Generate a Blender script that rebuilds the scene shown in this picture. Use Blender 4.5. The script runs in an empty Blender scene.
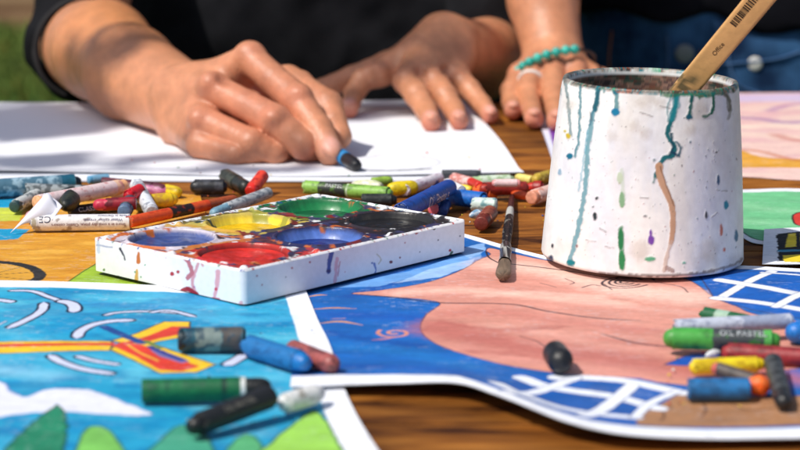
import bpy, math, random
import numpy as np
from mathutils import Vector, Matrix
random.seed(7); rng = np.random.default_rng(11)
scene = bpy.context.scene
COL = scene.collection

# ------------------------------------------------------------------ camera model
H = 0.30; PITCH = math.radians(11.67); F = 2150.0
CP, SP = math.cos(PITCH), math.sin(PITCH)

def ray(px, py):
    a = (px-400)/F; b = (225-py)/F
    return np.array([a, CP+b*SP, -SP+b*CP])
def G(px, py, z=0.0):                      # a point of the table plane (height z)
    d = ray(px, py); t = (z-H)/d[2]
    return np.array([d[0]*t, d[1]*t, z])
def A(px, py, Y):                          # a point at depth Y
    d = ray(px, py); t = Y/d[1]
    return np.array([d[0]*t, Y, H+d[2]*t])
def proj(P):
    x = P[..., 0]; y = P[..., 1]; z = P[..., 2]-H
    zc = y*CP - z*SP; up = y*SP + z*CP
    return 400+F*x/zc, 225-F*up/zc
def depth(P): return P[1]*CP-(P[2]-H)*SP

def lin(c):
    c = np.array(c, float)/255.0
    return np.where(c <= 0.04045, c/12.92, ((c+0.055)/1.055)**2.4)

# ------------------------------------------------------------------ noise
def _hash(ix, iy, s):
    h = np.sin(ix*127.1+iy*311.7+s*74.7)*43758.5453
    return h-np.floor(h)
def vnoise(x, y, s=0):
    ix = np.floor(x); iy = np.floor(y); fx = x-ix; fy = y-iy
    fx = fx*fx*(3-2*fx); fy = fy*fy*(3-2*fy)
    a = _hash(ix, iy, s); b = _hash(ix+1, iy, s); c = _hash(ix, iy+1, s); d = _hash(ix+1, iy+1, s)
    return (a*(1-fx)+b*fx)*(1-fy)+(c*(1-fx)+d*fx)*fy
def fbm(x, y, s=0, o=4):
    r = 0; a = 0.5; t = 0
    for i in range(o):
        r = r+a*vnoise(x*2**i, y*2**i, s+i*13); t += a; a *= 0.5
    return r/t

# ------------------------------------------------------------------ object helpers
def tag(o, label=None, cat=None, group=None, kind=None):
    if label: o['label'] = label
    if cat: o['category'] = cat
    if group: o['group'] = group
    if kind: o['kind'] = kind
    return o
def empty(name, loc=(0, 0, 0)):
    o = bpy.data.objects.new(name, None); COL.objects.link(o); o.location = loc
    o.empty_display_size = 0.01
    return o
def mesh_obj(name, V, Fa, mat, parent=None, col=None, smooth=True, loc=None):
    """V (n,3) world coordinates; when loc is given the origin is put there."""
    V = np.asarray(V, float)
    org = np.zeros(3) if loc is None else np.array(loc, float)
    me = bpy.data.meshes.new(name)
    if isinstance(Fa, np.ndarray):
        n = len(V); k = Fa.shape[1]; m = len(Fa)
        me.vertices.add(n); me.vertices.foreach_set('co', (V-org).astype(np.float32).ravel())
        me.loops.add(m*k); me.loops.foreach_set('vertex_index', Fa.astype(np.int32).ravel())
        me.polygons.add(m); me.polygons.foreach_set('loop_start', np.arange(0, m*k, k, dtype=np.int32))
        me.update(calc_edges=True); me.validate()
    else:
        me.from_pydata([tuple(v) for v in (V-org)], [], Fa); me.update()
    if smooth: me.polygons.foreach_set('use_smooth', np.ones(len(me.polygons), bool))
    if col is not None:
        at = me.color_attributes.new('Col', 'FLOAT_COLOR', 'POINT')
        c = np.ones((len(V), 4), np.float32); c[:, :3] = col
        at.data.foreach_set('color', c.ravel())
    me.materials.append(mat)
    o = bpy.data.objects.new(name, me); COL.objects.link(o)
    if parent is not None:
        o.parent = parent; o.location = Vector(org)-Vector(parent.location)
    else: o.location = org
    return o
def grid_faces(n, m, wrap=False):
    i, j = np.meshgrid(np.arange(n-1), np.arange(m if wrap else m-1), indexing='ij')
    j2 = (j+1) % m
    return np.stack([i*m+j, (i+1)*m+j, (i+1)*m+j2, i*m+j2], -1).reshape(-1, 4)
def join(parts):
    Vs, Fs, Cs, o = [], [], [], 0
    for V, Fc, C in parts:
        Vs.append(V); Fs.append(Fc+o); Cs.append(np.broadcast_to(C, (len(V), 3))); o += len(V)
    return np.concatenate(Vs), np.concatenate(Fs), np.concatenate(Cs)
def tube(pts, r, n=8, caps=True):
    pts = np.array(pts, float); m = len(pts)
    r = np.broadcast_to(np.array(r, float), (m,))
    T = np.gradient(pts, axis=0); T /= np.linalg.norm(T, axis=1)[:, None]+1e-12
    up = np.array([0, 0, 1.0]) if abs(T[0][2]) < 0.9 else np.array([1.0, 0, 0])
    V = []
    for i in range(m):
        a = np.cross(T[i], up); a /= np.linalg.norm(a); b = np.cross(a, T[i])
        up = b
        th = np.arange(n)*2*math.pi/n
        V.append(pts[i]+r[i]*(np.cos(th)[:, None]*a+np.sin(th)[:, None]*b))
    V = np.concatenate(V); Fc = grid_faces(m, n, True)
    if caps:
        V = np.concatenate([V, pts[:1], pts[-1:]])
        c0, c1 = m*n, m*n+1
        f0 = [[c0, (j+1) % n, j, j] for j in range(n)]; f1 = [[c1, (m-1)*n+j, (m-1)*n+(j+1) % n, (m-1)*n+(j+1) % n] for j in range(n)]
        tri = np.array(f0+f1)
        return V, Fc, tri[:, :3]
    return V, Fc, None
def pylist(Fc, tri=None):
    L = [tuple(f) for f in Fc]
    if tri is not None: L += [tuple(f) for f in tri]
    return L
def catmull(P, n=8, closed=False):
    P = np.array(P, float); out = []; m = len(P)
    rngi = range(m) if closed else range(m-1)
    for i in rngi:
        p0 = P[(i-1) % m] if (closed or i > 0) else 2*P[0]-P[1]
        p1 = P[i]; p2 = P[(i+1) % m]
        p3 = P[(i+2) % m] if (closed or i+2 < m) else 2*P[-1]-P[-2]
        for t in np.arange(n)/n:
            out.append(0.5*((2*p1)+(-p0+p2)*t+(2*p0-5*p1+4*p2-p3)*t*t+(-p0+3*p1-3*p2+p3)*t**3))
    if not closed: out.append(P[-1])
    return np.array(out)

# ------------------------------------------------------------------ materials
def newmat(name):
    m = bpy.data.materials.new(name); m.use_nodes = True
    nt = m.node_tree; return m, nt, nt.nodes['Principled BSDF']
def attr_mat(name, rough=0.6, spec=0.4, bump=0.0, bscale=400, coat=0.0, grain=0.0, gscale=900, sss=0.0, metal=0.0, rvar=0.0):
    m, nt, b = newmat(name); N = nt.nodes; L = nt.links
    at = N.new('ShaderNodeAttribute'); at.attribute_name = 'Col'
    b.inputs['Roughness'].default_value = rough; b.inputs['Specular IOR Level'].default_value = spec
    b.inputs['Coat Weight'].default_value = coat; b.inputs['Coat Roughness'].default_value = 0.15
    b.inputs['Metallic'].default_value = metal
    tc = N.new('ShaderNodeTexCoord')
    src = at.outputs['Color']
    if grain > 0:
        no = N.new('ShaderNodeTexNoise'); no.inputs['Scale'].default_value = gscale; no.inputs['Detail'].default_value = 4
        L.new(tc.outputs['Object'], no.inputs['Vector'])
        mr = N.new('ShaderNodeMapRange'); mr.inputs['From Min'].default_value = 0.3; mr.inputs['From Max'].default_value = 0.7
        mr.inputs['To Min'].default_value = 1-grain; mr.inputs['To Max'].default_value = 1+grain
        L.new(no.outputs['Fac'], mr.inputs['Value'])
        mx = N.new('ShaderNodeMix'); mx.data_type = 'RGBA'; mx.blend_type = 'MULTIPLY'; mx.inputs['Factor'].default_value = 1
        L.new(src, mx.inputs['A']); L.new(mr.outputs['Result'], mx.inputs['B']); src = mx.outputs['Result']
    L.new(src, b.inputs['Base Color'])
    if sss > 0:
        b.inputs['Subsurface Weight'].default_value = sss
        b.inputs['Subsurface Radius'].default_value = (1.0, 0.35, 0.2); b.inputs['Subsurface Scale'].default_value = 0.004
    if bump > 0:
        no = N.new('ShaderNodeTexNoise'); no.inputs['Scale'].default_value = bscale; no.inputs['Detail'].default_value = 6
        no.inputs['Roughness'].default_value = 0.6
        L.new(tc.outputs['Object'], no.inputs['Vector'])
        bp = N.new('ShaderNodeBump'); bp.inputs['Strength'].default_value = bump; bp.inputs['Distance'].default_value = 0.0008
        L.new(no.outputs['Fac'], bp.inputs['Height']); L.new(bp.outputs['Normal'], b.inputs['Normal'])
        if rvar > 0:
            mr = N.new('ShaderNodeMapRange'); mr.inputs['From Min'].default_value = 0.3; mr.inputs['From Max'].default_value = 0.7
            mr.inputs['To Min'].default_value = rough-rvar; mr.inputs['To Max'].default_value = rough+rvar
            L.new(no.outputs['Fac'], mr.inputs['Value']); L.new(mr.outputs['Result'], b.inputs['Roughness'])
    return m
M_paper = attr_mat('painted_paper', 0.62, 0.3, bump=0.25, bscale=500, grain=0.05, gscale=260)
M_white = attr_mat('white_paper', 0.8, 0.2, bump=0.08, bscale=900)
M_wax = attr_mat('wax', 0.42, 0.5, bump=0.5, bscale=380, grain=0.18, gscale=500, rvar=0.12)
M_wrap = attr_mat('wrapper_paper', 0.48, 0.45, bump=0.3, bscale=300, grain=0.10, gscale=420)
M_ink = attr_mat('printed_ink', 0.5, 0.3)
M_plast = attr_mat('white_plastic', 0.38, 0.5, bump=0.12, bscale=250, grain=0.04, gscale=300, rvar=0.1)
M_paint = attr_mat('wet_paint', 0.42, 0.5, bump=0.6, bscale=160, grain=0.15, gscale=200, coat=0.3)
M_cup = attr_mat('enamelled_plastic', 0.45, 0.45, bump=0.08, bscale=160, grain=0.05, gscale=200, rvar=0.12)
M_skin = attr_mat('skin', 0.40, 0.5, bump=0.75, bscale=300, grain=0.12, gscale=80, sss=0.25)
M_metal = attr_mat('metal', 0.3, 0.5, metal=1.0, bump=0.2, bscale=500)
M_bead = attr_mat('turquoise_stone', 0.25, 0.5, grain=0.12, gscale=250)
M_hair = attr_mat('hair_strands', 0.5, 0.4, bump=0.8, bscale=90)
M_woodlight = attr_mat('bare_wood', 0.6, 0.3, bump=0.3, bscale=300, grain=0.06, gscale=200)

def fabric(name, c, c2, scale=700, nscale=14):
    m, nt, b = newmat(name); N = nt.nodes; L = nt.links
    tc = N.new('ShaderNodeTexCoord')
    no = N.new('ShaderNodeTexNoise'); no.inputs['Scale'].default_value = nscale; no.inputs['Detail'].default_value = 5
    L.new(tc.outputs['Object'], no.inputs['Vector'])
    cr = N.new('ShaderNodeValToRGB'); cr.color_ramp.elements[0].position = 0.38; cr.color_ramp.elements[1].position = 0.66
    cr.color_ramp.elements[0].color = (*c, 1); cr.color_ramp.elements[1].color = (*c2, 1)
    L.new(no.outputs['Fac'], cr.inputs['Fac']); L.new(cr.outputs['Color'], b.inputs['Base Color'])
    b.inputs['Roughness'].default_value = 0.95; b.inputs['Specular IOR Level'].default_value = 0.1
    w = N.new('ShaderNodeTexNoise'); w.inputs['Scale'].default_value = scale; L.new(tc.outputs['Object'], w.inputs['Vector'])
    bp = N.new('ShaderNodeBump'); bp.inputs['Strength'].default_value = 0.4; bp.inputs['Distance'].default_value = 0.001
    L.new(w.outputs['Fac'], bp.inputs['Height']); L.new(bp.outputs['Normal'], b.inputs['Normal'])
    return m
M_shirt = fabric('black_cotton', (0.007, 0.007, 0.0085), (0.016, 0.016, 0.019))
M_shirtb = fabric('black_knit', (0.006, 0.006, 0.009), (0.010, 0.010, 0.014))
M_jeans = fabric('blue_denim', (0.010, 0.028, 0.075), (0.05, 0.14, 0.30), 900, 18)
M_trouser = fabric('dark_trouser', (0.01, 0.01, 0.012), (0.015, 0.015, 0.018))

def wood_mat():
    m, nt, b = newmat('varnished_wood'); N = nt.nodes; L = nt.links
    ge = N.new('ShaderNodeNewGeometry'); oi = N.new('ShaderNodeObjectInfo')
    mul = N.new('ShaderNodeMath'); mul.operation = 'MULTIPLY'; mul.inputs[1].default_value = 7.0
    L.new(oi.outputs['Random'], mul.inputs[0])
    add = N.new('ShaderNodeVectorMath'); add.operation = 'ADD'
    L.new(ge.outputs['Position'], add.inputs[0]); L.new(mul.outputs[0], add.inputs[1])
    mp = N.new('ShaderNodeMapping'); mp.inputs['Scale'].default_value = (2.6, 15, 15); L.new(add.outputs[0], mp.inputs['Vector'])
    n1 = N.new('ShaderNodeTexNoise'); n1.inputs['Scale'].default_value = 2.2; n1.inputs['Detail'].default_value = 8; n1.inputs['Roughness'].default_value = 0.62
    n1.inputs['Distortion'].default_value = 1.6
    L.new(mp.outputs[0], n1.inputs['Vector'])
    cr = N.new('ShaderNodeValToRGB'); e = cr.color_ramp.elements
    e[0].position = 0.37; e[0].color = (0.05, 0.013, 0.004, 1); e[1].position = 0.70; e[1].color = (0.60, 0.235, 0.04, 1)
    x = e.new(0.5); x.color = (0.34, 0.115, 0.018, 1)
    L.new(n1.outputs['Fac'], cr.inputs['Fac'])
    mp2 = N.new('ShaderNodeMapping'); mp2.inputs['Scale'].default_value = (8, 160, 160); L.new(add.outputs[0], mp2.inputs['Vector'])
    n2 = N.new('ShaderNodeTexNoise'); n2.inputs['Scale'].default_value = 3; n2.inputs['Detail'].default_value = 5; L.new(mp2.outputs[0], n2.inputs['Vector'])
    mr = N.new('ShaderNodeMapRange'); mr.inputs['From Min'].default_value = 0.3; mr.inputs['From Max'].default_value = 0.7
    mr.inputs['To Min'].default_value = 0.72; mr.inputs['To Max'].default_value = 1.15; L.new(n2.outputs['Fac'], mr.inputs['Value'])
    mx = N.new('ShaderNodeMix'); mx.data_type = 'RGBA'; mx.blend_type = 'MULTIPLY'; mx.inputs['Factor'].default_value = 1
    L.new(cr.outputs['Color'], mx.inputs['A']); L.new(mr.outputs['Result'], mx.inputs['B'])
    # knots and stains
    n3 = N.new('ShaderNodeTexNoise'); n3.inputs['Scale'].default_value = 4.5; n3.inputs['Detail'].default_value = 3; L.new(add.outputs[0], n3.inputs['Vector'])
    mr3 = N.new('ShaderNodeMapRange'); mr3.inputs['From Min'].default_value = 0.35; mr3.inputs['From Max'].default_value = 0.7
    mr3.inputs['To Min'].default_value = 0.45; mr3.inputs['To Max'].default_value = 1.15; L.new(n3.outputs['Fac'], mr3.inputs['Value'])
    mx2 = N.new('ShaderNodeMix'); mx2.data_type = 'RGBA'; mx2.blend_type = 'MULTIPLY'; mx2.inputs['Factor'].default_value = 1
    L.new(mx.outputs['Result'], mx2.inputs['A']); L.new(mr3.outputs['Result'], mx2.inputs['B'])
    L.new(mx2.outputs['Result'], b.inputs['Base Color'])
    b.inputs['Roughness'].default_value = 0.55; b.inputs['Specular IOR Level'].default_value = 0.16
    bp = N.new('ShaderNodeBump'); bp.inputs['Strength'].default_value = 0.3; bp.inputs['Distance'].default_value = 0.001
    L.new(n2.outputs['Fac'], bp.inputs['Height']); L.new(bp.outputs['Normal'], b.inputs['Normal'])
    return m
M_wood = wood_mat()

def ground_mat(name, c1, c2, c3, s1=3.0):
    m, nt, b = newmat(name); N = nt.nodes; L = nt.links
    tc = N.new('ShaderNodeTexCoord'); n = N.new('ShaderNodeTexNoise'); n.inputs['Scale'].default_value = s1; n.inputs['Detail'].default_value = 8
    L.new(tc.outputs['Object'], n.inputs['Vector'])
    cr = N.new('ShaderNodeValToRGB'); e = cr.color_ramp.elements
    e[0].position = .35; e[0].color = (*c1, 1); e[1].position = .7; e[1].color = (*c3, 1); k = e.new(.5); k.color = (*c2, 1)
    L.new(n.outputs['Fac'], cr.inputs['Fac']); L.new(cr.outputs['Color'], b.inputs['Base Color'])
    b.inputs['Roughness'].default_value = 1.0; b.inputs['Specular IOR Level'].default_value = 0.1
    return m

# ------------------------------------------------------------------ painter (surface pigment of drawings, drips and splatter)
class Painter:
    """sample points in a 2-D space; tf maps control points given in photo pixels into that space"""
    def __init__(s, X, Y, base, tf=None, scale=1.0):
        s.X = X.ravel(); s.Y = Y.ravel(); s.C = np.empty((len(s.X), 3)); s.C[:] = lin(base)
        s.tf = tf or (lambda P: np.array(P, float)); s.k = scale; s.sd = 1
    def _mix(s, idx, a, col, tex=0.0, tscale=0.05):
        c = lin(col)[None]
        if tex > 0:
            s.sd += 7
            n = fbm(s.X[idx]*tscale, s.Y[idx]*tscale*1.7, s.sd)
            c = c*(1+tex*(n-0.5)*2)[:, None]
        s.C[idx] = s.C[idx]*(1-a[:, None])+c*a[:, None]
    def _jit(s, idx, amp, freq):
        if amp <= 0: return s.X[idx], s.Y[idx]
        s.sd += 3
        return (s.X[idx]+amp*(fbm(s.X[idx]*freq, s.Y[idx]*freq, s.sd, 3)-.5)*2,
                s.Y[idx]+amp*(fbm(s.X[idx]*freq, s.Y[idx]*freq, s.sd+50, 3)-.5)*2)
    def fill(s, pts, col, smooth=True, rough=0.0, rf=0.2, a=1.0, tex=0.0, ts=0.05, outline=None, ow=0.8, soft=0.5):
        P = s.tf(pts)
        if smooth: P = catmull(P, 6, True)
        lo = P.min(0)-rough-soft*2-2; hi = P.max(0)+rough+soft*2+2
        idx = np.where((s.X > lo[0]) & (s.X < hi[0]) & (s.Y > lo[1]) & (s.Y < hi[1]))[0]
        if len(idx) == 0: return
        x, y = s._jit(idx, rough, rf)
        ins = np.zeros(len(idx), bool); dm = np.full(len(idx), 1e9)
        Q = np.roll(P, -1, axis=0)
        for (x0, y0), (x1, y1) in zip(P, Q):
            c = ((y0 > y) != (y1 > y))
            if y1 != y0:
                ins ^= c & (x < (x1-x0)*(y-y0)/(y1-y0)+x0)
            dx, dy = x1-x0, y1-y0; l2 = dx*dx+dy*dy+1e-12
            t = np.clip(((x-x0)*dx+(y-y0)*dy)/l2, 0, 1)
            dm = np.minimum(dm, (x-x0-t*dx)**2+(y-y0-t*dy)**2)
        d = np.sqrt(dm)*np.where(ins, 1, -1)
        al = np.clip(d/soft*0.5+0.5, 0, 1)*a
        s._mix(idx, al, col, tex, ts)
        if outline is not None:
            al = np.clip((ow-np.abs(d))/soft*0.5+0.5, 0, 1)
            s._mix(idx, al, outline)
    def stroke(s, pts, w, col, smooth=True, taper=0.0, rough=0.0, rf=0.3, a=1.0, soft=0.4, w2=None, outline=None, ow=0.8, tex=0.0, ts=0.1):
        if outline is not None:
            s.stroke(pts, w+ow*2, outline, smooth, taper*0.6, rough, rf, a, soft, (w2+ow*2) if w2 is not None else None)
        P = s.tf(pts)
        if smooth and len(P) > 2: P = catmull(P, 6)
        m = len(P); ww = np.linspace(w, w if w2 is None else w2, m)/2
        if taper > 0:
            t = np.linspace(0, 1, m); ww = ww*np.clip(np.minimum(t, 1-t)/taper, 0.08, 1)**0.6
        r = ww.max()+rough+soft+1
        lo = P.min(0)-r; hi = P.max(0)+r
        idx = np.where((s.X > lo[0]) & (s.X < hi[0]) & (s.Y > lo[1]) & (s.Y < hi[1]))[0]
        if len(idx) == 0: return
        x, y = s._jit(idx, rough, rf); dm = np.full(len(idx), 1e9)
        for i in range(m-1):
            x0, y0 = P[i]; x1, y1 = P[i+1]; dx, dy = x1-x0, y1-y0; l2 = dx*dx+dy*dy+1e-12
            t = np.clip(((x-x0)*dx+(y-y0)*dy)/l2, 0, 1)
            dm = np.minimum(dm, np.hypot(x-x0-t*dx, y-y0-t*dy)-(ww[i]*(1-t)+ww[i+1]*t))
        s._mix(idx, np.clip(-dm/soft*0.5+0.5, 0, 1)*a, col, tex, ts)
    def spot(s, px, py, r, col, ry=None, rough=0.3, a=1.0, soft=0.4):
        th = np.arange(12)*math.pi/6; ry = ry or r
        s.fill([(px+r*math.cos(t), py+ry*math.sin(t)) for t in th], col, True, rough, 0.5, a, soft=soft)
    def wash(s, col, amt, f=0.02, s2=0, lo=0.45, hi=0.7, fy=None):
        n = fbm(s.X*f, s.Y*(fy or f*1.6), 91+s2)
        al = np.clip((n-lo)/(hi-lo), 0, 1)*amt
        s.C = s.C*(1-al[:, None])+lin(col)[None]*al[:, None]

def W2(pts, z=0.0):                        # photo pixels -> millimetres on the table
    return np.array([G(p[0], p[1], z)[:2]*1000 for p in pts])

def coons(top, right, bottom, left, nu, nv):
    """boundary curves in px (top, bottom run left to right; left, right run top to bottom)"""
    def samp(P, n):
        P = W2(P)/1000; P = catmull(P, 16) if len(P) > 2 else np.array(P)
        d = np.r_[0, np.cumsum(np.linalg.norm(np.diff(P, axis=0), axis=1))]; d /= d[-1]
        t = np.linspace(0, 1, n); return np.stack([np.interp(t, d, P[:, 0]), np.interp(t, d, P[:, 1])], -1)
    T, B, Lf, R = samp(top, nu), samp(bottom, nu), samp(left, nv), samp(right, nv)
    u = np.linspace(0, 1, nu)[None, :, None]; v = np.linspace(0, 1, nv)[:, None, None]
    S = (1-v)*T[None]+v*B[None]+(1-u)*Lf[:, None]+u*R[:, None] - ((1-u)*(1-v)*T[0]+u*(1-v)*T[-1]+(1-u)*v*B[0]+u*v*B[-1])
    return S, u[..., 0]+0*v[..., 0], v[..., 0]+0*u[..., 0]

def sheet(name, label, cat, curves, z0, zfun, paint, nu, nv, mat=None, group=None, thick=0.0003):
    S, u, v = coons(*curves, nu, nv)
    z = z0+zfun(S[..., 0], S[..., 1], u, v)
    pt = Painter(S[..., 0]*1000, S[..., 1]*1000, (238, 240, 246), W2)
    paint(pt, u.ravel(), v.ravel())
    X_, Y_ = pt.X, pt.Y; sdn = len(label)
    sat = (pt.C.max(1)-pt.C.min(1))/(pt.C.max(1)+1e-6); pg = np.clip(sat*3-.3, 0, 1)
    st = (fbm(X_*.10+Y_*.03, Y_*.35, sdn, 4)-.5)*.26+(fbm(X_*.5, Y_*.9, sdn+5, 3)-.5)*.16
    pt.C = np.clip(pt.C*(1+(st*pg)[:, None]), 0, 1)
    dry = np.clip((fbm(X_*.25, Y_*.7, sdn+8, 4)-.60)*6, 0, 1)*np.clip((fbm(X_*.04, Y_*.06, sdn+9)-.45)*5, 0, 1)*pg*.22
    pt.C = pt.C*(1-dry[:, None])+lin((226, 230, 238))*dry[:, None]
    sm = np.clip((fbm(X_*.12, Y_*.2, sdn+15, 4)-.58)*5, 0, 1)*(1-pg)*.16*(0 if 'white' in label and 'sheet' in label else 1)
    pt.C = pt.C*(1-sm[:, None])+lin((120, 112, 110))*sm[:, None]
    z = z+.0005*(fbm(S[..., 0]*28, S[..., 1]*28, sdn, 3)-.5)
    V = np.dstack([S, z]).reshape(-1, 3)
    Fc = grid_faces(nv, nu)
    # underside and rim give the sheet its thickness
    ring = np.r_[np.arange(nu), np.arange(1, nv)*nu+nu-1, (nv-1)*nu+np.arange(nu-2, -1, -1), np.arange(nv-2, 0, -1)*nu]
    Vr = V[ring].copy(); Vr[:, 2] -= thick
    n0 = len(V); k = len(ring)
    rf = np.array([[ring[i], ring[(i+1) % k], n0+(i+1) % k, n0+i] for i in range(k)])
    C = np.concatenate([pt.C, np.tile(lin((225, 225, 228)), (k, 1))])
    V = np.concatenate([V, Vr]); Fc = np.concatenate([Fc[:, ::-1], rf])
    o = mesh_obj(name, V, Fc, mat or M_paper, None, C, loc=(*S.reshape(-1, 2).mean(0), z0))
    return tag(o, label, cat, group)

# ------------------------------------------------------------------ signed-distance modelling for bodies and cloth
def smin(a, b, k):
    if k <= 0: return np.minimum(a, b)
    h = np.clip(0.5+0.5*(b-a)/k, 0, 1)
    return b*(1-h)+a*h-k*h*(1-h)
class Vol:
    def __init__(s, lo, hi, res):
        s.lo = np.array(lo, float); s.res = res
        s.n = np.ceil((np.array(hi)-s.lo)/res).astype(int)+1
        s.ax = [s.lo[i]+np.arange(s.n[i])*res for i in range(3)]
        s.D = np.full(s.n, 1.0, np.float32)
    def field(s): return np.full(s.n, 1.0, np.float32)
    def box(s, lo, hi):
        i0 = np.clip(np.floor((np.array(lo)-s.lo)/s.res).astype(int), 0, s.n); i1 = np.clip(np.ceil((np.array(hi)-s.lo)/s.res).astype(int)+1, 0, s.n)
        return tuple(slice(a, b) for a, b in zip(i0, i1))
    def grid(s, sl):
        return (s.ax[0][sl[0]][:, None, None].astype(np.float32), s.ax[1][sl[1]][None, :, None].astype(np.float32), s.ax[2][sl[2]][None, None, :].astype(np.float32))
    def cone(s, D, a, b, ra, rb, k=0.003, pad=0.03, flat=None):
        a = np.array(a, float); b = np.array(b, float); R = max(ra, rb)+pad
        sl = s.box(np.minimum(a, b)-R, np.maximum(a, b)+R); X, Y, Z = s.grid(sl)
        if any(q.stop <= q.start for q in sl): return
        d = b-a; l2 = float(d@d)+1e-12
        t = np.clip(((X-a[0])*d[0]+(Y-a[1])*d[1]+(Z-a[2])*d[2])/l2, 0, 1)
        q = np.sqrt((X-a[0]-t*d[0])**2+(Y-a[1]-t*d[1])**2+(Z-a[2]-t*d[2])**2)-(ra+(rb-ra)*t)
        D[sl] = smin(D[sl], q.astype(np.float32), k)
    def ell(s, D, c, r, k=0.01, R=None, pad=0.03, sub=False):
        c = np.array(c, float); r = np.array(r, float); m = r.max()+pad
        sl = s.box(c-m, c+m); X, Y, Z = s.grid(sl)
        if any(q.stop <= q.start for q in sl): return
        x, y, z = X-c[0], Y-c[1], Z-c[2]
        if R is not None:
            x, y, z = (R[0][0]*x+R[0][1]*y+R[0][2]*z, R[1][0]*x+R[1][1]*y+R[1][2]*z, R[2][0]*x+R[2][1]*y+R[2][2]*z)
        k0 = np.sqrt((x/r[0])**2+(y/r[1])**2+(z/r[2])**2)+1e-6; k1 = np.sqrt((x/r[0]**2)**2+(y/r[1]**2)**2+(z/r[2]**2)**2)+1e-6
        q = (k0*(k0-1)/k1).astype(np.float32)
        D[sl] = -smin(-D[sl], q, k) if sub else smin(D[sl], q, k)
    def chain(s, D, pts, k=0.003):
        for (a, ra), (b, rb) in zip(pts[:-1], pts[1:]):
            m = (np.array(a)+np.array(b))/2; rm = (ra+rb)/2*.93
            s.cone(D, a, m, ra, rm, k); s.cone(D, m, b, rm, rb, k)
    def mesh(s, D):
        ins = D < 0; n = np.array(D.shape)
        I = ins.astype(np.int8)
        cnt = sum(I[i:n[0]-1+i, j:n[1]-1+j, k:n[2]-1+k] for i in (0, 1) for j in (0, 1) for k in (0, 1))
        act = (cnt > 0) & (cnt < 8); cells = np.argwhere(act)
        vid = np.full(act.shape, -1, np.int64); vid[act] = np.arange(len(cells))
        acc = np.zeros((len(cells), 3)); num = np.zeros(len(cells))
        cs = [(0, 0, 0), (1, 0, 0), (0, 1, 0), (1, 1, 0), (0, 0, 1), (1, 0, 1), (0, 1, 1), (1, 1, 1)]
        for a in range(8):
            for b in range(a+1, 8):
                ca, cb = np.array(cs[a]), np.array(cs[b])
                if np.abs(ca-cb).sum() != 1: continue
                pa, pb = cells+ca, cells+cb
                da, db = D[pa[:, 0], pa[:, 1], pa[:, 2]], D[pb[:, 0], pb[:, 1], pb[:, 2]]
                m = (da < 0) != (db < 0); t = np.where(m, da/(da-db+1e-20), 0)[:, None]
                acc += np.where(m[:, None], pa+(pb-pa)*t, 0); num += m
        V = s.lo+acc/num[:, None]*s.res
        faces = []
        for ax in range(3):
            u, v = (ax+1) % 3, (ax+2) % 3
            sl0 = [slice(None)]*3; sl1 = [slice(None)]*3; sl0[ax] = slice(0, -1); sl1[ax] = slice(1, None)
            ch = ins[tuple(sl0)] != ins[tuple(sl1)]; e = np.argwhere(ch)
            ok = (e[:, u] > 0) & (e[:, v] > 0) & (e[:, u] < n[u]-1) & (e[:, v] < n[v]-1); e = e[ok]
            fl = ins[tuple(e.T)]
            q = []
            for du, dv in ((-1, -1), (0, -1), (0, 0), (-1, 0)):
                c = e.copy(); c[:, u] += du; c[:, v] += dv; q.append(vid[tuple(c.T)])
            q = np.stack(q, -1); q[~fl] = q[~fl][:, ::-1]; faces.append(q)
        return V, np.concatenate(faces)

# ================================================================== SETTING
def build_ground():
    g = ground_mat('lawn', (0.02, 0.055, 0.008), (0.05, 0.11, 0.018), (0.11, 0.16, 0.03), 5)
    V = np.array([[-60, -30, -.75], [60, -30, -.75], [60, 90, -.75], [-60, 90, -.75]], float)
    tag(mesh_obj('lawn_ground', V, [(0, 1, 2, 3)], g), kind='structure')
    d = ground_mat('bare_earth', (0.07, 0.035, 0.015), (0.15, 0.085, 0.04), (0.24, 0.16, 0.08), 2.2)
    n = 60; x = np.linspace(-30, 30, n); V = []
    for i in range(n):
        V.append((x[i], 8.9+0.25*math.sin(x[i]*1.3)+0.1*math.sin(x[i]*4.1), -.746))
    for i in range(n): V.append((x[i], 16+0.4*math.sin(x[i]), -.746))
    tag(mesh_obj('earth_path', V, grid_faces(2, n)[:, ::-1], d), kind='structure')
    # grass blades near the view
    N = 26000; r = np.random.default_rng(3)
    bx = r.uniform(-3.2, -.6, N); by = r.uniform(5.2, 9.0, N); h = r.uniform(.03, .085, N); th = r.uniform(0, 6.28, N)
    w = 0.006; lx = r.normal(0, .02, N); ly = r.normal(0, .02, N)
    p = np.zeros((N, 4, 3))
    p[:, 0] = np.stack([bx-w*np.cos(th), by-w*np.sin(th), 0*h-.752], -1); p[:, 1] = np.stack([bx+w*np.cos(th), by+w*np.sin(th), 0*h-.752], -1)
    p[:, 2] = np.stack([bx+lx+w*.4, by+ly, h-.75], -1); p[:, 3] = np.stack([bx+lx-w*.4, by+ly, h-.75], -1)
    Fc = np.arange(N*4).reshape(N, 4)
    n = fbm(bx*1.5, by*1.5, 4)[:, None]; base = np.array([.06, .16, .02])*(1-n)+np.array([.20, .25, .05])*n
    base = base*r.uniform(.6, 1.3, (N, 1)); yl = (r.random(N) < .03); base[yl] = (.35, .2, .03)
    tag(mesh_obj('grass', p.reshape(-1, 3), Fc, attr_mat('grass_blade', .7, .3), None, np.repeat(base, 4, 0), False),
        'short green grass on the lawn behind the table', 'grass', kind='stuff')
build_ground()

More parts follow.
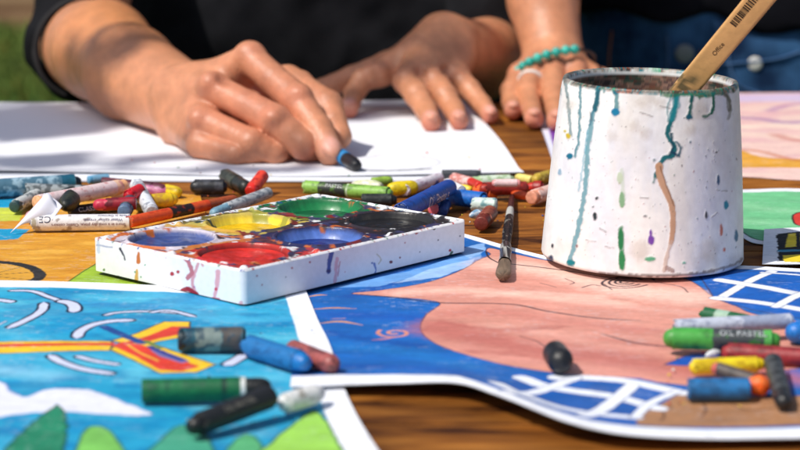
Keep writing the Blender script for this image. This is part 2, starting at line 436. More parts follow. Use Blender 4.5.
EDGE = 2.03
def build_table():
    root = empty('wooden_table', (0, 1.25, -.75))
    tag(root, 'varnished orange brown plank table covered with drawings and crayons', 'table')
    y = EDGE; i = 0; yg = 1.497; pw = 0.128
    edges = [EDGE]
    k = math.floor((EDGE-yg)/pw)
    ys = [yg+j*pw for j in range(k, -8, -1)]
    if EDGE-ys[0] < .03: ys = ys[1:]
    b = [EDGE]+ys
    for y1, y0 in zip(b[:-1], b[1:]):
        g = .0011; x0, x1 = -.95, .95; r = .002
        prof = [(y0+g, -.03), (y0+g, -r), (y0+g+r*.3, -r*.3), (y0+g+r, 0), (y1-g-r, 0), (y1-g-r*.3, -r*.3), (y1-g, -r), (y1-g, -.03)]
        V = [(x, yy, zz) for x in (x0, x1) for yy, zz in prof]; m = len(prof)
        Fs = [(j, (j+1) % m, m+(j+1) % m, m+j) for j in range(m)]+[tuple(range(m-1, -1, -1)), tuple(range(m, 2*m))]
        mesh_obj('plank', V, [f[::-1] for f in Fs], M_wood, root, smooth=False, loc=(0, (y0+y1)/2, 0))
    lo = b[-1]
    def bx(name, x0, x1, y0, y1, z0, z1):
        V = [(x, y, z) for x in (x0, x1) for y in (y0, y1) for z in (z0, z1)]
        Fs = [(0, 1, 3, 2), (4, 6, 7, 5), (0, 4, 5, 1), (2, 3, 7, 6), (0, 2, 6, 4), (1, 5, 7, 3)]
        mesh_obj(name, V, Fs, M_wood, root, smooth=False, loc=((x0+x1)/2, (y0+y1)/2, z0))
    bx('crossbeam', -.75, -.67, lo+.03, EDGE-.04, -.075, -.031); bx('crossbeam', .67, .75, lo+.03, EDGE-.04, -.075, -.031)
    for sx in (-1, 1):
        for yy in (lo+.1, EDGE-.2):
            bx('leg', sx*.71-.035, sx*.71+.035, yy-.035, yy+.035, -.75, -.076)
build_table()

# ================================================================== PAPERS
WHITE = (238, 239, 245)
# --- orange painting with the bicycle wheel (under the crayons at the left)
def p_orange(p, u, v):
    p.C[:] = lin((214, 150, 40)); p.wash((232, 176, 70), .7, .03, 1, fy=.09); p.wash((190, 118, 22), .5, .05, 2, fy=.15)
    p.fill([(-60, 192), (26, 193), (24, 208), (-60, 209)], (20, 150, 195), False, .8, .2, tex=.2)
    p.fill([(-60, 209), (24, 208), (20, 221), (-60, 222)], (196, 205, 70), False, .8, .2, tex=.25)
    p.fill([(-60, 229), (30, 230), (18, 240), (-60, 244)], (20, 150, 195), False, .8, .2, tex=.2)
    p.fill([(45, 300), (66, 285), (84, 272), (108, 258), (132, 248), (180, 240), (340, 240), (340, 310), (45, 310)], (150, 182, 50), False, .6, .2, tex=.3, ts=.06)
    p.fill([(110, 310), (140, 280), (200, 262), (260, 262), (260, 310)], (176, 200, 74), True, 2, .2, tex=.3, a=.6)
    p.stroke([(60, 289), (84, 273), (108, 258), (132, 248)], .9, (40, 45, 20))
    p.fill([(-30, 264), (10, 264), (30, 269), (38, 276), (28, 283), (8, 288), (-30, 289)], (222, 168, 60), True, a=.6)
    p.stroke([(-20, 262), (2, 262.5), (20, 265), (34, 270), (40, 276), (36, 281), (20, 285.5), (0, 288), (-20, 289)], 7.5, (38, 36, 34), rough=.6, tex=.2)
    for e in ((0, 265), (20, 268), (33, 273), (30, 281), (10, 285)): p.stroke([(-14, 277), e], .9, (90, 70, 40), False)
sheet('painting', 'orange painting with a bicycle wheel and green hill under the crayons', 'painting',
      ([(-60, 189), (40, 190), (130, 192), (200, 197)], [(200, 197), (215, 240), (245, 300)], [(-60, 305), (100, 305), (245, 300)], [(-60, 189), (-60, 305)]),
      .0008, lambda x, y, u, v: 0.0004*np.sin(x*30)+.0003*np.sin(y*50), p_orange, 560, 220)

# --- big blue painting: pink boar-like face, blue and white check, brown corner
def p_blue(p, u, v):
    B1 = (22, 98, 178)
    p.fill([(313, 226), (395, 224), (466, 241.5), (500, 251), (545, 262), (600, 266), (745, 272.5), (800, 276), (1010, 288),
            (1010, 430), (800, 436), (700, 440), (640, 440), (580, 435), (540, 423), (500, 408), (457, 391.5), (400, 387), (335, 384), (290, 384)], B1, False, .4, .1, tex=.34, ts=.035)
    n0 = p.C.copy()
    p.stroke([(340, 350), (400, 356), (470, 372)], 12, (30, 126, 200), rough=6, a=.65, soft=8); p.stroke([(440, 270), (400, 284), (350, 300)], 6, (14, 62, 150), rough=4, a=.7, soft=5); p.stroke([(330, 336), (360, 342), (420, 350)], 5, (12, 60, 146), rough=5, a=.7, soft=5)
    p.stroke([(345, 372), (410, 376), (460, 384)], 7, (16, 70, 165), rough=3, a=.6, soft=5)
    p.stroke([(330, 318), (380, 320), (415, 322)], 14, (22, 78, 178), rough=4, a=.6, soft=8)
    # pale blue facets by the tray
    for P, c, a in (([(330, 291), (420, 272), (470, 256), (484, 250), (480, 262), (440, 274), (380, 290)], (110, 165, 226), .9),
                    ([(395, 287), (430, 273), (475, 262), (470, 270), (440, 281)], (165, 200, 240), .8),
                    ([(340, 288), (400, 272), (440, 262), (430, 268), (380, 280)], (60, 120, 208), .8),
                    ([(455, 254), (484, 246), (486, 254), (470, 262)], (150, 190, 236), .7)):
        p.fill(P, c, False, 1.2, .12, a, tex=.15, ts=.06)
    OUT = (58, 40, 60)
    PK = (214, 146, 130)
    # upper jaw / ear wedge
    p.fill([(352, 297), (380, 294), (415, 289), (442, 282), (465, 272), (478, 264), (490, 258), (486, 254), (492, 251.5), (520, 258), (560, 265), (600, 267), (640, 275), (676, 279),
            (694, 285), (712, 299), (735, 309), (780, 322), (1000, 350), (1000, 385), (800, 372), (760, 392), (700, 389), (660, 385), (610, 381), (570, 378), (525, 372.5), (490, 366), (455, 356), (432, 346),
            (421, 334), (425, 320), (440, 308), (425, 304), (395, 301)], PK, True, .3, .2, tex=.14, ts=.045, outline=OUT, ow=.35)
    # washes of the face
    p.stroke([(500, 268), (560, 274), (620, 290), (690, 300)], 34, (240, 200, 184), rough=5, a=.75, soft=10)
    p.stroke([(400, 297), (460, 294), (540, 300), (620, 306)], 14, (242, 190, 172), rough=3, a=.85, soft=6)
    p.stroke([(436, 332), (480, 342), (540, 352), (620, 362), (690, 372)], 30, (184, 100, 92), rough=5, a=.75, soft=9)
    p.stroke([(450, 318), (500, 316), (560, 324), (640, 334)], 14, (198, 120, 108), rough=4, a=.7, soft=8)
    p.stroke([(460, 352), (540, 366), (640, 378)], 10, (222, 150, 138), rough=3, a=.6, soft=5)
    p.stroke([(560, 340), (620, 344), (690, 352)], 8, (186, 100, 92), rough=3, a=.5, soft=5)
    p.stroke([(490, 330), (530, 334), (580, 342)], 10, (234, 176, 160), rough=3, a=.55, soft=6)
    p.stroke([(700, 360), (760, 372), (800, 384)], 18, (196, 108, 110), rough=3, a=.7, soft=8)
    for P, w, c in (([(440, 326), (500, 334), (560, 330)], 5, (172, 86, 80)), ([(470, 356), (520, 358), (560, 366)], 5, (176, 90, 84)), ([(520, 346), (580, 352), (650, 350)], 6, (216, 150, 138)), ([(590, 306), (640, 310), (700, 316)], 8, (226, 170, 156)), ([(480, 300), (540, 296), (600, 300)], 7, (240, 196, 180)), ([(600, 366), (650, 372), (700, 380)], 6, (204, 130, 122)), ([(610, 330), (670, 334), (700, 340)], 7, (196, 122, 112))):
        p.stroke(P, w, c, rough=4, rf=.15, a=.7, soft=4)
    LN = (46, 34, 48)
    p.stroke([(352, 297), (395, 301.5), (440, 307), (490, 307.5), (520, 309), (550, 315), (600, 321), (640, 323)], 1.9, LN, taper=.1)
    p.stroke([(486, 255), (489, 261), (498, 266)], 1.3, LN); p.stroke([(500, 266), (540, 270), (580, 275), (616, 280), (660, 279), (690, 280)], 1.9, LN, taper=.1)
    for rx, ry, cx in ((26, 6.2, 628), (17, 4.4, 626), (10, 2.6, 625), (4, 1.2, 624)):
        p.stroke([(cx+rx*math.cos(t+.25*rx/26), 284+ry*math.sin(t)) for t in np.linspace(.5, 5.2+.03*rx, 16)], 1.7, LN)
    p.stroke([(565, 281), (574, 285), (570, 287)], .9, LN); p.stroke([(582, 290), (592, 287), (600, 288)], 1.2, LN); p.stroke([(604, 286), (612, 292)], .9, LN)
    p.stroke([(655, 284), (680, 289), (688, 295)], .9, LN); p.stroke([(540, 286), (556, 290)], .7, LN)
    p.stroke([(600, 336), (640, 346), (690, 350)], 1.8, LN, taper=.2); p.stroke([(520, 340), (535, 344), (548, 352)], .8, LN)
    # spiral curl on the blue
    sp = [(395+(3+15*t)*math.cos(9*t+1), 337+(.8+4.2*t)*math.sin(9*t+1)) for t in np.linspace(0, 1, 22)]
    p.stroke(sp, 2.3, (214, 140, 122), rough=.4); p.stroke([(372, 344), (384, 343), (396, 341)], 2.2, (205, 130, 120), taper=.4)
    for P in ([(312, 312), (335, 311), (356, 312)], [(318, 327), (340, 325), (362, 329)], [(306, 300), (318, 298), (326, 298)], [(326, 322), (345, 322)]):
        p.stroke(P, 3.2, (212, 150, 92), taper=.5, rough=.5)
    # dark blue wedge at the crayons
    p.fill([(664, 367), (690, 356), (745, 352), (745, 364), (692, 368)], (22, 84, 180), False, .4, .2, outline=OUT, ow=.4)
    # brown corner
    p.fill([(634, 430), (640, 420), (652, 412), (672, 399), (688, 395), (710, 398), (760, 400), (810, 399), (1010, 396), (1010, 432), (800, 433), (700, 437), (640, 437)], (166, 120, 84), True, .6, .15, tex=.22, ts=.06, outline=(70, 44, 30), ow=.4)
    p.wash((150, 100, 66), 0, .05)
    for P in ([(655, 405), (664, 418), (660, 430)], [(700, 402), (706, 412), (700, 424)], [(725, 404), (750, 414), (780, 410)], [(760, 424), (768, 430)]): p.stroke(P, 1.1, (88, 56, 40), taper=.3)
    # blue and white check, lower left of the brown corner
    WG = (232, 236, 246)
    dk = (40, 50, 96)
    p.fill([(515, 377), (575, 378), (640, 381), (690, 391), (672, 400), (652, 412), (640, 420), (634, 440), (590, 437), (540, 423), (505, 408)], (22, 90, 172), False, .5, .2, tex=.3)
    for P, w in (([(521, 382), (545, 390), (571, 394), (617, 400), (659, 412)], 9), ([(497, 393), (520, 405), (566, 419), (634, 424)], 9),
                 ([(556, 381), (590, 381), (626, 383.5), (682, 395)], 9), ([(575, 381), (546, 393), (506, 410)], 7), ([(632, 388), (612, 406), (584, 429)], 7.5), ([(678, 393), (650, 406), (634, 424)], 5)):
        p.stroke(P, w, WG, outline=dk, ow=.4, rough=.4)
    # check at the right
    p.fill([(700, 279), (760, 274), (800, 277), (1010, 289), (1010, 345), (800, 322), (752, 313), (714, 301)], (24, 92, 178), False, .3, .2, tex=.25, outline=OUT, ow=.4)
    for P, w in (([(772, 275), (750, 284), (722, 300)], 6), ([(720, 283), (760, 290), (800, 298), (900, 318)], 8.5), ([(716, 301), (760, 306), (800, 313), (900, 330)], 8), ([(830, 288), (800, 298), (776, 310)], 6), ([(762, 276), (800, 279), (900, 290)], 3)):
        p.stroke(P, w, WG, outline=dk, ow=.45, rough=.3)
def z_blue(x, y, u, v):
    return .0006*np.sin(x*26+1)+.0003+.0085*np.exp(-((v-1)/.10)**2)*(.35+.65*np.exp(-((u-.36)/.24)**2))
sheet('painting', 'large blue painting of a pink face with a blue and white check, under the pot', 'painting',
      ([(313, 222), (395, 221), (467, 238), (500, 247), (545, 258), (600, 263), (745, 269), (800, 272.5), (1010, 284)], [(1010, 284), (1010, 446)],
       [(290, 397), (343, 397), (400, 398), (457, 401), (497, 415), (530, 428), (565, 440), (610, 448), (660, 450), (720, 449), (800, 446), (1010, 442)], [(313, 222), (300, 300), (290, 397)]),
      .0016, z_blue, p_blue, 900, 360)

# --- turquoise painting: windmill sails, motion lines, cloud, green peaks
def p_turq(p, u, v):
    p.fill([(-90, 291), (0, 291.5), (60, 293), (130, 297), (200, 299), (244, 301), (284, 298), (295, 330), (303, 360), (318, 400), (337, 450), (380, 540), (-90, 540)], (18, 142, 190), False, .4, .1, tex=.12, ts=.03)
    m = p.C[:, 2] > p.C[:, 0]*2.2
    Y = p.Y
    keep = p.C.copy()
    p.wash((96, 194, 220), .85, .014, 5, .40, .60); p.wash((6, 120, 176), .6, .03, 6, .48, .62); p.wash((40, 166, 204), .6, .06, 16, .45, .6)
    p.C[~m] = keep[~m]
    for P, c, w in (([(-20, 345), (60, 340), (110, 335)], (20, 160, 210), 10), ([(180, 318), (230, 325), (285, 322)], (90, 190, 226), 9), ([(-20, 372), (20, 378), (50, 382)], (150, 210, 235), 16),
                    ([(60, 305), (140, 312), (230, 306)], (0, 120, 190), 8), ([(200, 410), (230, 405), (262, 402)], (110, 200, 230), 8)):
        p.stroke(P, w, c, rough=4, a=.6, soft=8)
    OL = (14, 24, 56); WS = (206, 212, 238)
    for P, w in (([(8, 295), (32, 296), (50, 302), (68, 308), (75, 311)], 3.4), ([(60, 305.5), (70, 308), (75, 312), (74, 317)], 6.5), ([(44, 307), (42, 315), (28, 324), (8, 334)], 5), ([(-10, 304), (0, 304), (13, 306)], 5), ([(-5, 332), (6, 326)], 5),
                 ([(77, 345), (80, 338), (92, 331), (112, 327), (134, 326)], 5.5), ([(104, 321), (120, 318), (150, 317), (190, 319)], 3), ([(150, 318), (170, 316), (196, 322)], 3), ([(50, 362), (62, 369), (84, 376), (115, 381)], 5), ([(76, 363), (95, 368), (120, 372)], 3.6),
                 ([(226, 372), (240, 364), (248, 358)], 6)):
        p.stroke(P, w, WS, outline=OL, ow=1.5, rough=.4, taper=.08)
    # sails
    YE, RE = (240, 196, 40), (214, 60, 44)
    def bar(pts, col, **k): p.fill(pts, col, False, .4, .2, **k)
    ol = dict(outline=(60, 70, 60), ow=.6)
    bar([(-40, 348), (60, 347.5), (112, 348.5), (112, 358), (60, 358.5), (-40, 360)], YE, tex=.12, **ol); bar([(-40, 350), (60, 350), (116, 350), (114, 353), (60, 352.8), (-40, 353.3)], RE, tex=.15)
    bar([(112, 348), (136, 340), (164, 327), (190, 327), (190, 342), (160, 348), (140, 354)], YE, tex=.12, **ol); bar([(124, 350), (146, 343), (172, 332), (190, 332), (190, 338), (160, 345), (142, 351)], RE, tex=.15)
    bar([(110, 357), (120, 350), (150, 350), (180, 360), (216, 371), (196, 379), (160, 380), (134, 368)], YE, tex=.12, **ol)
    bar([(112, 353), (124, 349), (142, 352), (170, 363), (200, 373), (182, 378), (160, 377), (136, 364)], RE, tex=.3)
    bar([(150, 357), (166, 359), (190, 368), (182, 370), (160, 364)], (120, 116, 170), tex=.3)
    p.stroke([(104, 333), (122, 341), (142, 350)], 6, (26, 70, 140), rough=.6); p.stroke([(150, 354), (166, 361), (182, 367)], 4, (50, 60, 140), rough=.8); p.stroke([(146, 348), (160, 355)], 3.4, (110, 130, 60)); p.stroke([(128, 352), (140, 360), (158, 368)], 1.6, (230, 180, 60))
    # cloud
    p.fill([(-40, 380), (0, 387), (10, 396), (24, 403), (40, 398), (57, 395), (78, 396), (95, 398), (122, 408), (152, 420), (120, 422), (76, 419), (30, 420), (-40, 424)], (226, 228, 242), True, 1.5, .2, tex=.05, outline=(110, 130, 190), ow=.4)
    # peaks
    p.fill([(4, 458), (24, 438), (46, 420), (58, 411), (65, 420), (67, 436), (62, 470), (4, 480)], (34, 130, 96), False, 1.2, .2, tex=.3, outline=(20, 70, 60), ow=.6)
    p.fill([(75, 480), (84, 440), (100, 434), (116, 446), (130, 480)], (120, 190, 90), True, 1, .2, tex=.25, outline=(40, 90, 60), ow=.5)
    p.fill([(140, 480), (168, 440), (190, 430), (206, 440), (214, 480)], (70, 160, 130), True, 1, .2, tex=.25, outline=(30, 90, 80), ow=.6)
    p.fill([(214, 480), (236, 446), (250, 440), (262, 452), (268, 480)], (90, 176, 120), True, 1, .2, tex=.2, outline=(30, 90, 70), ow=.5)
    p.fill([(250, 480), (276, 444), (300, 424), (314, 415), (326, 426), (340, 452), (360, 490)], (150, 204, 84), True, .8, .2, tex=.16, outline=(40, 90, 60), ow=.6)
sheet('painting', 'turquoise painting with yellow and red sails and a white cloud, nearest the viewer', 'painting',
      ([(-90, 284), (0, 285), (60, 287), (130, 290.5), (200, 293), (244, 294), (303, 289)], [(303, 289), (318, 325), (329, 348), (345, 397), (374, 452), (425, 530)],
       [(-90, 545), (150, 545), (425, 530)], [(-90, 284), (-90, 545)]),
      .0032, lambda x, y, u, v: .0005*np.sin(x*31)+.0004*np.sin(y*37+x*10)+.0012*np.exp(-((u-1)/.05)**2)*(.3+.7*v), p_turq, 680, 330)

# --- green painting, small card and pastel-toned painting behind the pot
def p_green(p, u, v):
    p.fill([(700, 193), (742, 193.5), (780, 192), (820, 193), (1000, 196), (1000, 262), (800, 252), (768, 243), (752, 240), (738, 231), (700, 215)], (112, 190, 136), True, .5, .1, tex=.14, ts=.05)
    for P in ([(735, 205), (770, 210), (800, 212)], [(740, 222), (790, 224), (840, 222)]): p.stroke(P, 16, (146, 210, 160), rough=5, a=.7, soft=9)
    p.stroke([(740, 232), (754, 240), (770, 243)], 1.4, (30, 80, 60))
    p.fill([(793, 216), (800, 213), (812, 214), (816, 221), (806, 227), (796, 225), (793, 221)], (206, 60, 50), True, .5, .3, tex=.2, outline=(50, 30, 30), ow=.7)
sheet('painting', 'mint green painting with a red dot, half hidden behind the pot', 'painting',
      ([(690, 191), (742, 190.5), (780, 189), (820, 190), (1000, 193)], [(1000, 193), (1000, 266)], [(700, 217), (737, 236), (752, 244), (770, 247), (800, 256), (1000, 266)], [(690, 191), (700, 217)]),
      .0008, lambda x, y, u, v: .0006*np.sin(x*40)+.0003, p_green, 420, 140)
def p_card(p, u, v):
    p.fill([(776, 240), (800, 238), (900, 238), (900, 266), (800, 269), (778, 268)], (32, 32, 34), False, 1.6, .35)
    p.fill([(788, 240), (797, 239.5), (797, 253), (785, 254)], (236, 208, 50), False, .7, .3, tex=.2)
    p.fill([(800, 239.5), (870, 239.5), (870, 252), (800, 253)], (236, 208, 50), False, .7, .3, tex=.2)
    p.fill([(782, 262), (800, 261), (870, 261), (870, 268.5), (784, 268.8)], (236, 208, 50), False, .7, .3, tex=.2)
    p.stroke([(781, 257.5), (800, 257), (870, 257)], 6, (50, 140, 170), False, rough=.6)
    p.stroke([(797.5, 239), (797.5, 256)], 2, (30, 30, 34), False, rough=.8)
sheet('card', 'small white card with yellow squares and rough black crayon outlines', 'card',
      ([(764, 235), (800, 233.5), (910, 232)], [(910, 232), (915, 270)], [(762, 270.5), (800, 271), (915, 270)], [(764, 235), (762, 270.5)]),
      .0042, lambda x, y, u, v: .0006*u+0*v, p_card, 340, 110)
def p_past(p, u, v):
    p.C[:] = lin((232, 196, 186)); p.wash((240, 218, 200), .8, .02, 3, fy=.05); p.wash((214, 160, 170), .6, .03, 8, fy=.07)
    p.fill([(700, 96), (1000, 94), (1000, 102), (740, 103)], (205, 190, 225), False, 2, .1, a=.8)
    p.stroke([(734, 118), (760, 120), (790, 124), (830, 120)], 12, (150, 100, 160), rough=3, a=.8, soft=5)
    p.stroke([(770, 112), (790, 106), (830, 104)], 10, (170, 110, 165), rough=3, a=.8, soft=5)
    p.stroke([(776, 136), (800, 142), (840, 140)], 12, (200, 130, 120), rough=3, a=.8, soft=5)
    p.fill([(690, 148), (740, 151), (790, 160), (1000, 158), (1000, 170), (740, 168), (690, 166)], (220, 160, 60), True, 2, .1, tex=.2)
    p.stroke([(734, 150), (760, 152), (800, 162), (840, 160)], 6, (196, 110, 60), rough=2, a=.8, soft=4)
    p.fill([(552, 172), (800, 176), (1000, 182), (1000, 190), (540, 190)], (238, 200, 190), False, .5, .2)
    p.fill([(536, 110), (547, 112), (556, 140), (562, 175), (545, 175)], (226, 226, 244), False, .4, .2)
    p.fill([(549, 128), (560, 128), (566, 152), (556, 152)], (120, 60, 160), True, .5, .2)
sheet('painting', 'pale pink and purple painting lying behind the pot at the far right', 'painting',
      ([(533, 108), (600, 97), (740, 94), (1000, 94)], [(1000, 94), (1000, 190)], [(556, 174), (735, 177), (800, 181), (1000, 190)], [(533, 108), (545, 140), (556, 174)]),
      .0008, lambda x, y, u, v: .0005*np.sin(x*20), p_past, 460, 260)

# --- white drawing sheets
def p_sheet(p, u, v):
    p.C[:] = lin((236, 237, 243))
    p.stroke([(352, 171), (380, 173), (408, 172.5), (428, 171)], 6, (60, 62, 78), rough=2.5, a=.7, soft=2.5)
    p.stroke([(366, 160), (390, 156), (420, 158), (440, 164), (424, 170), (400, 171)], 1.6, (60, 62, 74), rough=1, a=.35, soft=1)
    p.stroke([(440, 150), (452, 146), (470, 150)], 1.4, (70, 72, 84), rough=1, a=.25, soft=1)
    p.stroke([(372, 173.5), (400, 172.5), (420, 172)], 2.2, (50, 52, 66), rough=1, a=.55, soft=1.5)
    for i in range(5): p.stroke([(250+i*9, 172+i*.4), (270+i*8, 173.5)], .8, (90, 90, 110), rough=.5, a=.4)
sheet('drawing_paper', 'loose white sheet sticking out just beneath the top drawing sheet', 'paper sheet',
      ([(-70, 106), (200, 106), (452, 104)], [(452, 104), (490, 140), (515, 182.5)], [(-70, 182), (200, 183), (515, 182.5)], [(-70, 106), (-70, 182)]),
      .0007, lambda x, y, u, v: 0*x+.0003, lambda p, u, v: None, 60, 40, M_white)
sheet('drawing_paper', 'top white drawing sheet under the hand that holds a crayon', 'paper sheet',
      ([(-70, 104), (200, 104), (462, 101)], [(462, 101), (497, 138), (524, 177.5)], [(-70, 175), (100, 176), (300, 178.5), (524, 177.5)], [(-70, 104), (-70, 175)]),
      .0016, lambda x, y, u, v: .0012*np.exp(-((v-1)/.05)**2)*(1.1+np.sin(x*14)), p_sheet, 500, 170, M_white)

# ================================================================== PAINT TRAY
ZT = .0042
def build_tray():
    Fp = G(244, 305, ZT)[:2]; Lp = G(95, 273.8, ZT)[:2]; Rp = G(465.5, 254.2, ZT)[:2]
    U = Rp-Fp; V = Lp-Fp; Lu = np.linalg.norm(U)*1.045; Lv = np.linalg.norm(V)*1.07
    au = math.atan2(U[1], U[0]); av = math.atan2(V[1], V[0])-math.pi/2; a = (au*Lu+av*Lv)/(Lu+Lv)
    eu = np.array([math.cos(a), math.sin(a)]); ev = np.array([-eu[1], eu[0]])
    Ht = .0205
    root = empty('paint_tray', (*(Fp+eu*Lu/2+ev*Lv/2), ZT))
    tag(root, 'white plastic paint tray with six round wells of paint, splattered with colour', 'paint tray')
    nu, nv = 330, 220
    u = np.linspace(0, Lu, nu); v = np.linspace(0, Lv, nv); UU, VV = np.meshgrid(u, v, indexing='xy')
    wells = []
    Rw = .0265
    names = [('red', (176, 26, 24)), ('blue', (28, 44, 116)), ('black', (14, 13, 14)), ('dusky blue', (40, 52, 120)), ('yellow', (226, 186, 10)), ('green', (12, 84, 44))]
    k = 0
    for vv in (.265, .735):
        for uu in (.17, .5, .83):
            wells.append((uu*Lu, vv*Lv, names[k])); k += 1
    Z = np.full_like(UU, Ht)
    d = np.minimum(np.minimum(UU, Lu-UU), np.minimum(VV, Lv-VV))
    Z += -.0010*np.clip((d-.002)/.0015, 0, 1)                 # deck sits a little below the outer lip
    Z -= np.where(d < .0012, (.0012-np.sqrt(np.clip(.0012**2-(.0012-d)**2, 0, None))), 0)
    near = np.full_like(UU, 1e9); cidx = np.zeros(UU.shape, int)
    for i, (cu, cv, _) in enumerate(wells):
        r = np.hypot(UU-cu, VV-cv)
        lip = .0011*np.exp(-((r-Rw-.0012)/.0013)**2)
        bowl = np.where(r < Rw, -.0115*(1-np.clip(r/Rw, 0, 1)**5)**.8, 0)
        Z += lip+bowl
        q = r+.004*(fbm(UU*160, VV*160, 5+i)-.5)*2
        m = q < near; near = np.where(m, q, near); cidx[m] = i
    nub = np.zeros_like(UU)
    for (cu, cv) in ((.006, .006), (Lu-.006, .006), (.006, Lv-.006), (Lu-.006, Lv-.006), (Lu*.335, .006), (Lu*.665, .006), (Lu*.335, Lv-.006), (Lu*.665, Lv-.006), (.005, Lv*.5), (Lu-.005, Lv*.5)):
        r = np.hypot(UU-cu, VV-cv); Z += .0020*np.exp(-(r/.0024)**4); nub = np.maximum(nub, np.clip((.0034-r)/.0008, 0, 1))
    RC = .0042
    def rnd(Pw):                                             # round the four upright corners
        q = Pw-Fp; uu = q@eu; vv = q@ev; hu, hv = Lu/2, Lv/2
        a = np.clip(np.abs(uu-hu)-(hu-RC), 0, None); b = np.clip(np.abs(vv-hv)-(hv-RC), 0, None)
        an = np.clip(a/RC, 0, 1.3); bn = np.clip(b/RC, 0, 1.3)
        a2 = a*np.sqrt(np.clip(1-bn**2/2, .1, 1)); b2 = b*np.sqrt(np.clip(1-an**2/2, .1, 1))
        uu2 = uu-np.sign(uu-hu)*(a-a2); vv2 = vv-np.sign(vv-hv)*(b-b2)
        return Fp+uu2[..., None]*eu+vv2[..., None]*ev
    # pigment on the deck
    deckc = [lin((178, 46, 34)), lin((44, 44, 84)), lin((38, 34, 36)), lin((206, 196, 206)), lin((196, 176, 84)), lin((30, 104, 62))]
    wallc = [lin((140, 24, 22)), lin((84, 116, 190)), lin((40, 38, 36)), lin((84, 100, 156)), lin((236, 210, 60)), lin((28, 128, 72))]
    C = np.empty((*UU.shape, 3)); C[:] = lin((236, 237, 240))
    streak = fbm(UU*420, VV*90, 31); blot = fbm(UU*120, VV*120, 44)
    reach = .012+.012*blot
    for i, (cu, cv, _) in enumerate(wells):
        m = cidx == i
        al = np.clip((Rw+reach-near)/.0012, 0, 1)*m
        edge = np.clip((d-.0018-.0085*(fbm(UU*220, VV*220, 60+i)-.42))/.0008, 0, 1); al = al*edge
        if i in (0,): al = np.maximum(al, m*edge*np.clip((near-Rw < .016)*(blot > .38), 0, 1))
        C = C*(1-al[..., None])+deckc[i]*(.75+.5*streak[..., None])*al[..., None]
        r = np.hypot(UU-cu, VV-cv); al = np.clip((Rw-r)/.0006, 0, 1)
        C = C*(1-al[..., None])+wallc[i]*(.7+.6*streak[..., None])*al[..., None]
    gap = np.clip((near-Rw-.0012)/.001, 0, 1)*np.clip((d-.004)/.002, 0, 1)
    for k_, (cc_, th_, f_) in enumerate((((56, 40, 44), .62, 75), ((190, 100, 48), .60, 85), ((226, 226, 230), .66, 150), ((60, 60, 96), .61, 80), ((120, 40, 36), .66, 95))):
        al = gap*np.clip((fbm(UU*f_, VV*f_*.8, 140+k_*9, 5)-th_)*26, 0, 1); C = C*(1-al[..., None])+lin(cc_)*al[..., None]
    C = C*(1-nub[..., None])+lin((234, 235, 238))*nub[..., None]
    # other smears between wells
    pt = Painter(UU*1000, VV*1000, (0, 0, 0), lambda P: np.array(P, float)); pt.C = C.reshape(-1, 3).copy()
    mm = lambda fu, fv: (fu*Lu*1000, fv*Lv*1000)
    def band(pts, w, col, **k): pt.stroke([mm(*q) for q in pts], w, col, **k)
    band([(.03, .5), (.1, .52), (.25, .5), (.36, .47)], 5, (200, 120, 50), rough=3, rf=.2, a=.9)
    band([(.02, .93), (.02, .7), (.05, .6)], 4, (206, 110, 50), rough=2, rf=.2, a=.9)
    band([(.36, .6), (.35, .85), (.30, .97)], 6, (206, 160, 60), rough=3, rf=.2, a=.9)
    band([(.66, .6), (.6, .75), (.65, .95)], 6, (150, 150, 50), rough=3, rf=.2, a=.9)
    band([(.45, .52), (.6, .52), (.7, .5), (.9, .5)], 6, (52, 44, 60), rough=3, rf=.2, a=.9)
    band([(.33, .3), (.36, .45)], 7, (70, 40, 60), rough=3, rf=.2, a=.9)
    band([(.66, .12), (.68, .3), (.68, .42)], 7, (44, 36, 44), rough=3, rf=.2, a=.9)
    band([(.26, .03), (.33, .08), (.36, .12)], 5, (196, 60, 60), rough=2, rf=.3, a=.8)
    band([(.02, .90), (.10, .97), (.2, .93)], 3.5, (198, 104, 44), rough=2, rf=.3)
    band([(.015, .72), (.02, .6), (.03, .5)], 3.5, (206, 100, 40), rough=2, rf=.3)
    band([(.34, .96), (.5, .965), (.64, .95)], 4, (110, 96, 40), rough=2.5, rf=.3)
    band([(.40, .93), (.46, .9)], 3, (40, 60, 50), rough=2, rf=.3)
    band([(.30, .62), (.33, .52), (.31, .45)], 5, (196, 110, 60), rough=3, rf=.3)
    band([(.03, .34), (.02, .2), (.05, .06)], 4, (190, 40, 40), rough=2, rf=.3)
    band([(.20, .02), (.30, .035), (.40, .03)], 3, (206, 60, 50), rough=2, rf=.3)
    band([(.52, .03), (.66, .03), (.8, .02)], 2.2, (60, 40, 46), rough=1.6, rf=.3)
    for q in ((.34, .5), (.36, .52), (.67, .53), (.33, .97), (.58, .52)):
        pt.spot(*mm(*q), 3.5, (232, 234, 236), 2.0, 1.5)
    r2 = np.random.default_rng(5)
    for i in range(170):
        c = [(30, 30, 34), (176, 40, 50), (40, 70, 150), (30, 110, 70), (200, 110, 40)][r2.integers(5)]
        pt.spot(r2.uniform(0, Lu*1000), r2.choice([r2.uniform(0, 5), r2.uniform(Lv*1000-5, Lv*1000)]), r2.uniform(.25, .9), c, rough=.4)
        if i % 2: pt.spot(r2.choice([r2.uniform(0, 5), r2.uniform(Lu*1000-5, Lu*1000)]), r2.uniform(0, Lv*1000), r2.uniform(.25, .9), c, rough=.4)
    topC = pt.C
    Z += .00035*(fbm(UU*300, VV*300, 9)-.5)
    P2 = rnd(Fp+UU[..., None]*eu+VV[..., None]*ev)
    top = np.dstack([P2, ZT+Z]).reshape(-1, 3)
    parts = [(top, grid_faces(nv, nu)[:, ::-1], topC)]
    # walls
    nh = 46; hz = np.linspace(0, 1, nh)
